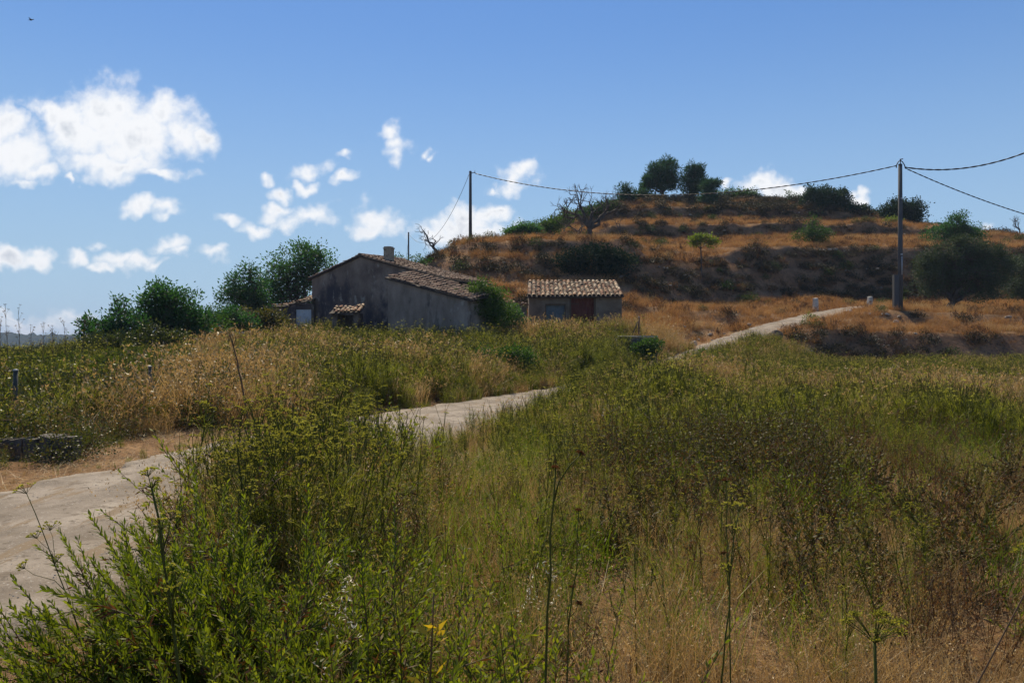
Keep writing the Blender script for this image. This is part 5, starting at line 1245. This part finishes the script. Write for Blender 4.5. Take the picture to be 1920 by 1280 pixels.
# dark reddish shrubs in the middle of the field
MT['inula_dark'] = leaf_mat('dark_inula_leaf', [(.028,.024,.008),(.055,.048,.012),(.08,.09,.016),(.06,.07,.014)], .3, .6, .25, (1.4,1.2,.6), .4)
MT['inula_red'] = leaf_mat('red_brown_leaf', [(.04,.018,.009),(.07,.032,.014),(.11,.06,.025)], .25, .6, .2)
POS = [(1120,9.6,.95),(1180,8.6,.85),(1250,9.4,1.0),(1330,8.8,.95),(1400,9.8,1.0),(1460,8.3,.95),(1530,9.0,.98),(1580,7.8,.8),(1350,7.2,.75),(1240,7.0,.6),(1500,6.6,.72),(1290,10.4,1.0),(1440,10.8,.95),(1540,5.1,.62),(1720,5.4,.66),(1790,6.3,.7),(1190,6.2,.55),(1860,7.8,.75)]
WHERE = ['leftmost of the dark shrubs, at the back','dark shrub behind the straw patch near the centre','tall dark shrub in the back row left of the middle','dark shrub in the middle of the dense group','tall dark shrub at the top of the dense group','broad dark shrub below the top of the group','dark shrub on the right shoulder of the group','dark shrub at the right end of the dense group','low dark shrub in front of the middle of the group','small dark shrub in the front row at left','dark shrub in the front row at right','rearmost dark shrub near the middle of the field','rearmost dark shrub in the centre of the far row','isolated brown shrub standing in front below the group','brown shrub with open twigs in the right foreground','brown open shrub further right beyond the straw gap','smallest brown shrub left of the front row','dark shrub near the right edge of the field']
for i, ((px, Y, h), wh) in enumerate(zip(POS, WHERE)):
    rng = np.random.RandomState(300+i); x = (px-960)/F*Y; z = float(H(np.array([x]), np.array([Y]))[0]) - .03
    root = empty('dark_shrub', (x, Y, z), wh, 'shrub', 'dark reddish shrubs in the field')
    h *= 1.08; m = inula_bush(rng, h, h*.5, 32, 50, .055, .016, .5, low=.5); m.build('foliage', [MT['inula_dark'], MT['inula_red'], MT['brown_stem']], root)
# tall single fennels and stalks
def stalk(px_b, px_t, py_t, Y, label, seed, r=.006, branches=5, flower=True, material='stem', name='fennel_stalk', dy=0, cat='stalk', group='single tall stalks', bend=.012, top=.035, rays=13, fs=1.0):
    rng = np.random.RandomState(seed); x0 = (px_b-960)/F*Y; z0 = float(H(np.array([x0]), np.array([Y]))[0]); t = at(px_t, py_t, Y+dy) - np.array([x0, Y, z0])
    root = empty(name, (x0, Y, z0), label, cat, group); m = MB(); k = 12
    P = limb(rng, (0,0,-.05), t, k, bend*.4); m.tube(P, np.linspace(r, r*.45, k), 6)
    ends = [(P[-1], unit(P[-1]-P[-2]))]
    for b in range(branches):
        i = rng.randint(k//2, k-1); dd = unit(unit(P[i+1]-P[i]) + rng.normal(size=3)*.42 + [0, 0, .35]); L_ = rng.uniform(.1, .26)*min(1, Y/3); Q = limb(rng, P[i], P[i]+dd*L_, 4, .08); m.tube(Q, np.linspace(r*.5, r*.25, 4), 4); ends.append((Q[-1], dd))
    m.build('stem', MT[material], root)
    f = MB()
    for e, dd in ends:
        f = MB(); umbel(f, rng, e, dd, top*rng.uniform(.7,1.2), rays, True, 1, 0, fs)
        f.build('flower_head', [MT[material], MT['umbel' if flower else 'brown']], root)
    return root
stalk(395, 285, 915, 2.05, 'tall branching fennel stalk crossing the lower left bush', 201, .0055, 5, True, 'stem')
stalk(250, 50, 925, 2.7, 'thin fennel shoot leaning far left over the track', 202, .0028, 4, True, 'stem')
stalk(1000, 1042, 880, 2.1, 'thick green stalk rising through the bottom centre', 203, .005, 1, False, 'stem', top=.01)
stalk(1040, 1085, 960, 2.3, 'second green stalk leaning beside the thick one', 204, .0032, 2, False, 'stem', top=.012)
stalk(1375, 1362, 905, 2.9, 'slender dark green stalk in the field right of centre', 205, .0035, 2, False, 'stem', top=.015)
stalk(1330, 1385, 960, 2.7, 'paler green stalk leaning right behind the slender one', 206, .004, 3, True, 'stem')
stalk(1830, 1975, 980, 1.9, 'long thin stalk slanting across the right edge', 207, .0035, 2, True, 'stem')
stalk(1680, 1640, 1205, 1.15, 'big pale yellow fennel umbel close to the camera at lower right', 208, .005, 2, True, 'stem', top=.062, rays=22, fs=2.0)
stalk(1500, 1960, 1040, 1.5, 'long dry stalk slanting up to the right behind the big umbel', 209, .003, 1, False, 'brown_stem', top=.01)
stalk(600, 520, 765, 6.4, 'tall fennel rising above the verge where the track disappears', 210, .008, 7, True, 'stem', top=.05)
stalk(430, 455, 770, 7.0, 'tall dark green fennel above the track bend', 211, .008, 7, True, 'stem', top=.05)
stalk(470, 430, 625, 14.5, 'leaning brown dead stalk on the left verge in front of the hedge', 212, .02, 5, False, 'brown_stem', top=.06)
for i, (pb, pt, yt, Yd, wh) in enumerate([(18,10,572,19.5,'tallest bare seed stalk at the left edge against the sky'),(40,34,578,19.5,'second tall bare stalk beside the tallest at the left edge'),(2,0,600,19,'short bare stalk cut by the left edge'),(60,58,610,20,'short bare stalk right of the two tallest'),(80,82,606,20.5,'twiggy seed stalk above the vines against the cloud'),(100,98,612,20,'bare stalk left of the bushier one over the hills'),(128,120,604,20,'bushier dry stalk over the distant hills'),(150,158,600,20.4,'last dry stalk before the carob hedge')]):
    stalk(pb, pt, yt, Yd, wh, 220+i, .007, 9, False, 'brown_stem', name='seed_stalk', group='bare seed stalks against the sky at left', top=.035)
# brown seedy dock plant at the track edge, wild oats
def dock():
    rng = np.random.RandomState(9); Y = 4.3; x = (345-960)/F*Y; root = empty('dock_plant', (x, Y, 0), 'reddish brown dock plant gone to seed at the edge of the track', 'plant')
    m = weed(rng, 1.08, .3, 15, .0035, 40, .016); m.build('seed_stems', [MT['brown_stem'], MT['inula_red']], root)
dock()
def oats(px, Y, h, seed, label, n=3):
    rng = np.random.RandomState(seed); x = (px-960)/F*Y; root = empty('wild_oats', (x, Y, 0), label, 'grass', 'pale wild oats in the foreground')
    m = MB(); f = MB()
    for i in range(n):
        e = np.array([rng.uniform(.02,.16), rng.uniform(-.05,.05), h*rng.uniform(.9,1.05)]); P = limb(rng, (0,0,0), e, 10, .06); m.tube(P, np.linspace(.0014,.0006,10), 3)
        k = 16; t = rng.uniform(.7, 1, k)*9; j = np.minimum(t.astype(int), 8); B = P[j]+(P[j+1]-P[j])*(t-j)[:,None]
        f.leaves(B + rng.normal(size=(k,3))*.006, rng.normal(size=(k,3))*.5+[.1,0,-.3], .014, .0035, rng)
    m.build('stems', MT['straw'], root); f.build('husks', MT['oat'], root)
oats(560, 2.25, .97, 1, 'pale wild oats glinting above the bush left of centre')
oats(615, 2.4, .98, 2, 'tallest pale wild oats just left of centre', 4)
oats(660, 2.15, .72, 3, 'small tuft of wild oats hanging low over the bright green bush', 2)
oats(960, 3.0, .80, 4, 'wild oats in front of the thick green stalk', 5)
oats(290, 2.1, .55, 5, 'drooping wild oats low in the lower left bush', 2)

# ------------------------------------------------------------------ summer haze
hm = mat('haze_air'); t = hm.node_tree
pv = t.nodes.new('ShaderNodeVolumePrincipled'); pv.inputs['Color'].default_value = (.62, .76, 1.0, 1); pv.inputs['Density'].default_value = 0.00024; pv.inputs['Anisotropy'].default_value = 0.0
oo = t.nodes.new('ShaderNodeOutputMaterial'); t.links.new(pv.outputs[0], oo.inputs['Volume'])
m = MB(); m.box((-4200, -60, -75), (4200, 4100, 60)); tag(m.build('haze', hm), 'thin summer haze filling the valley air', None, None, 'stuff')
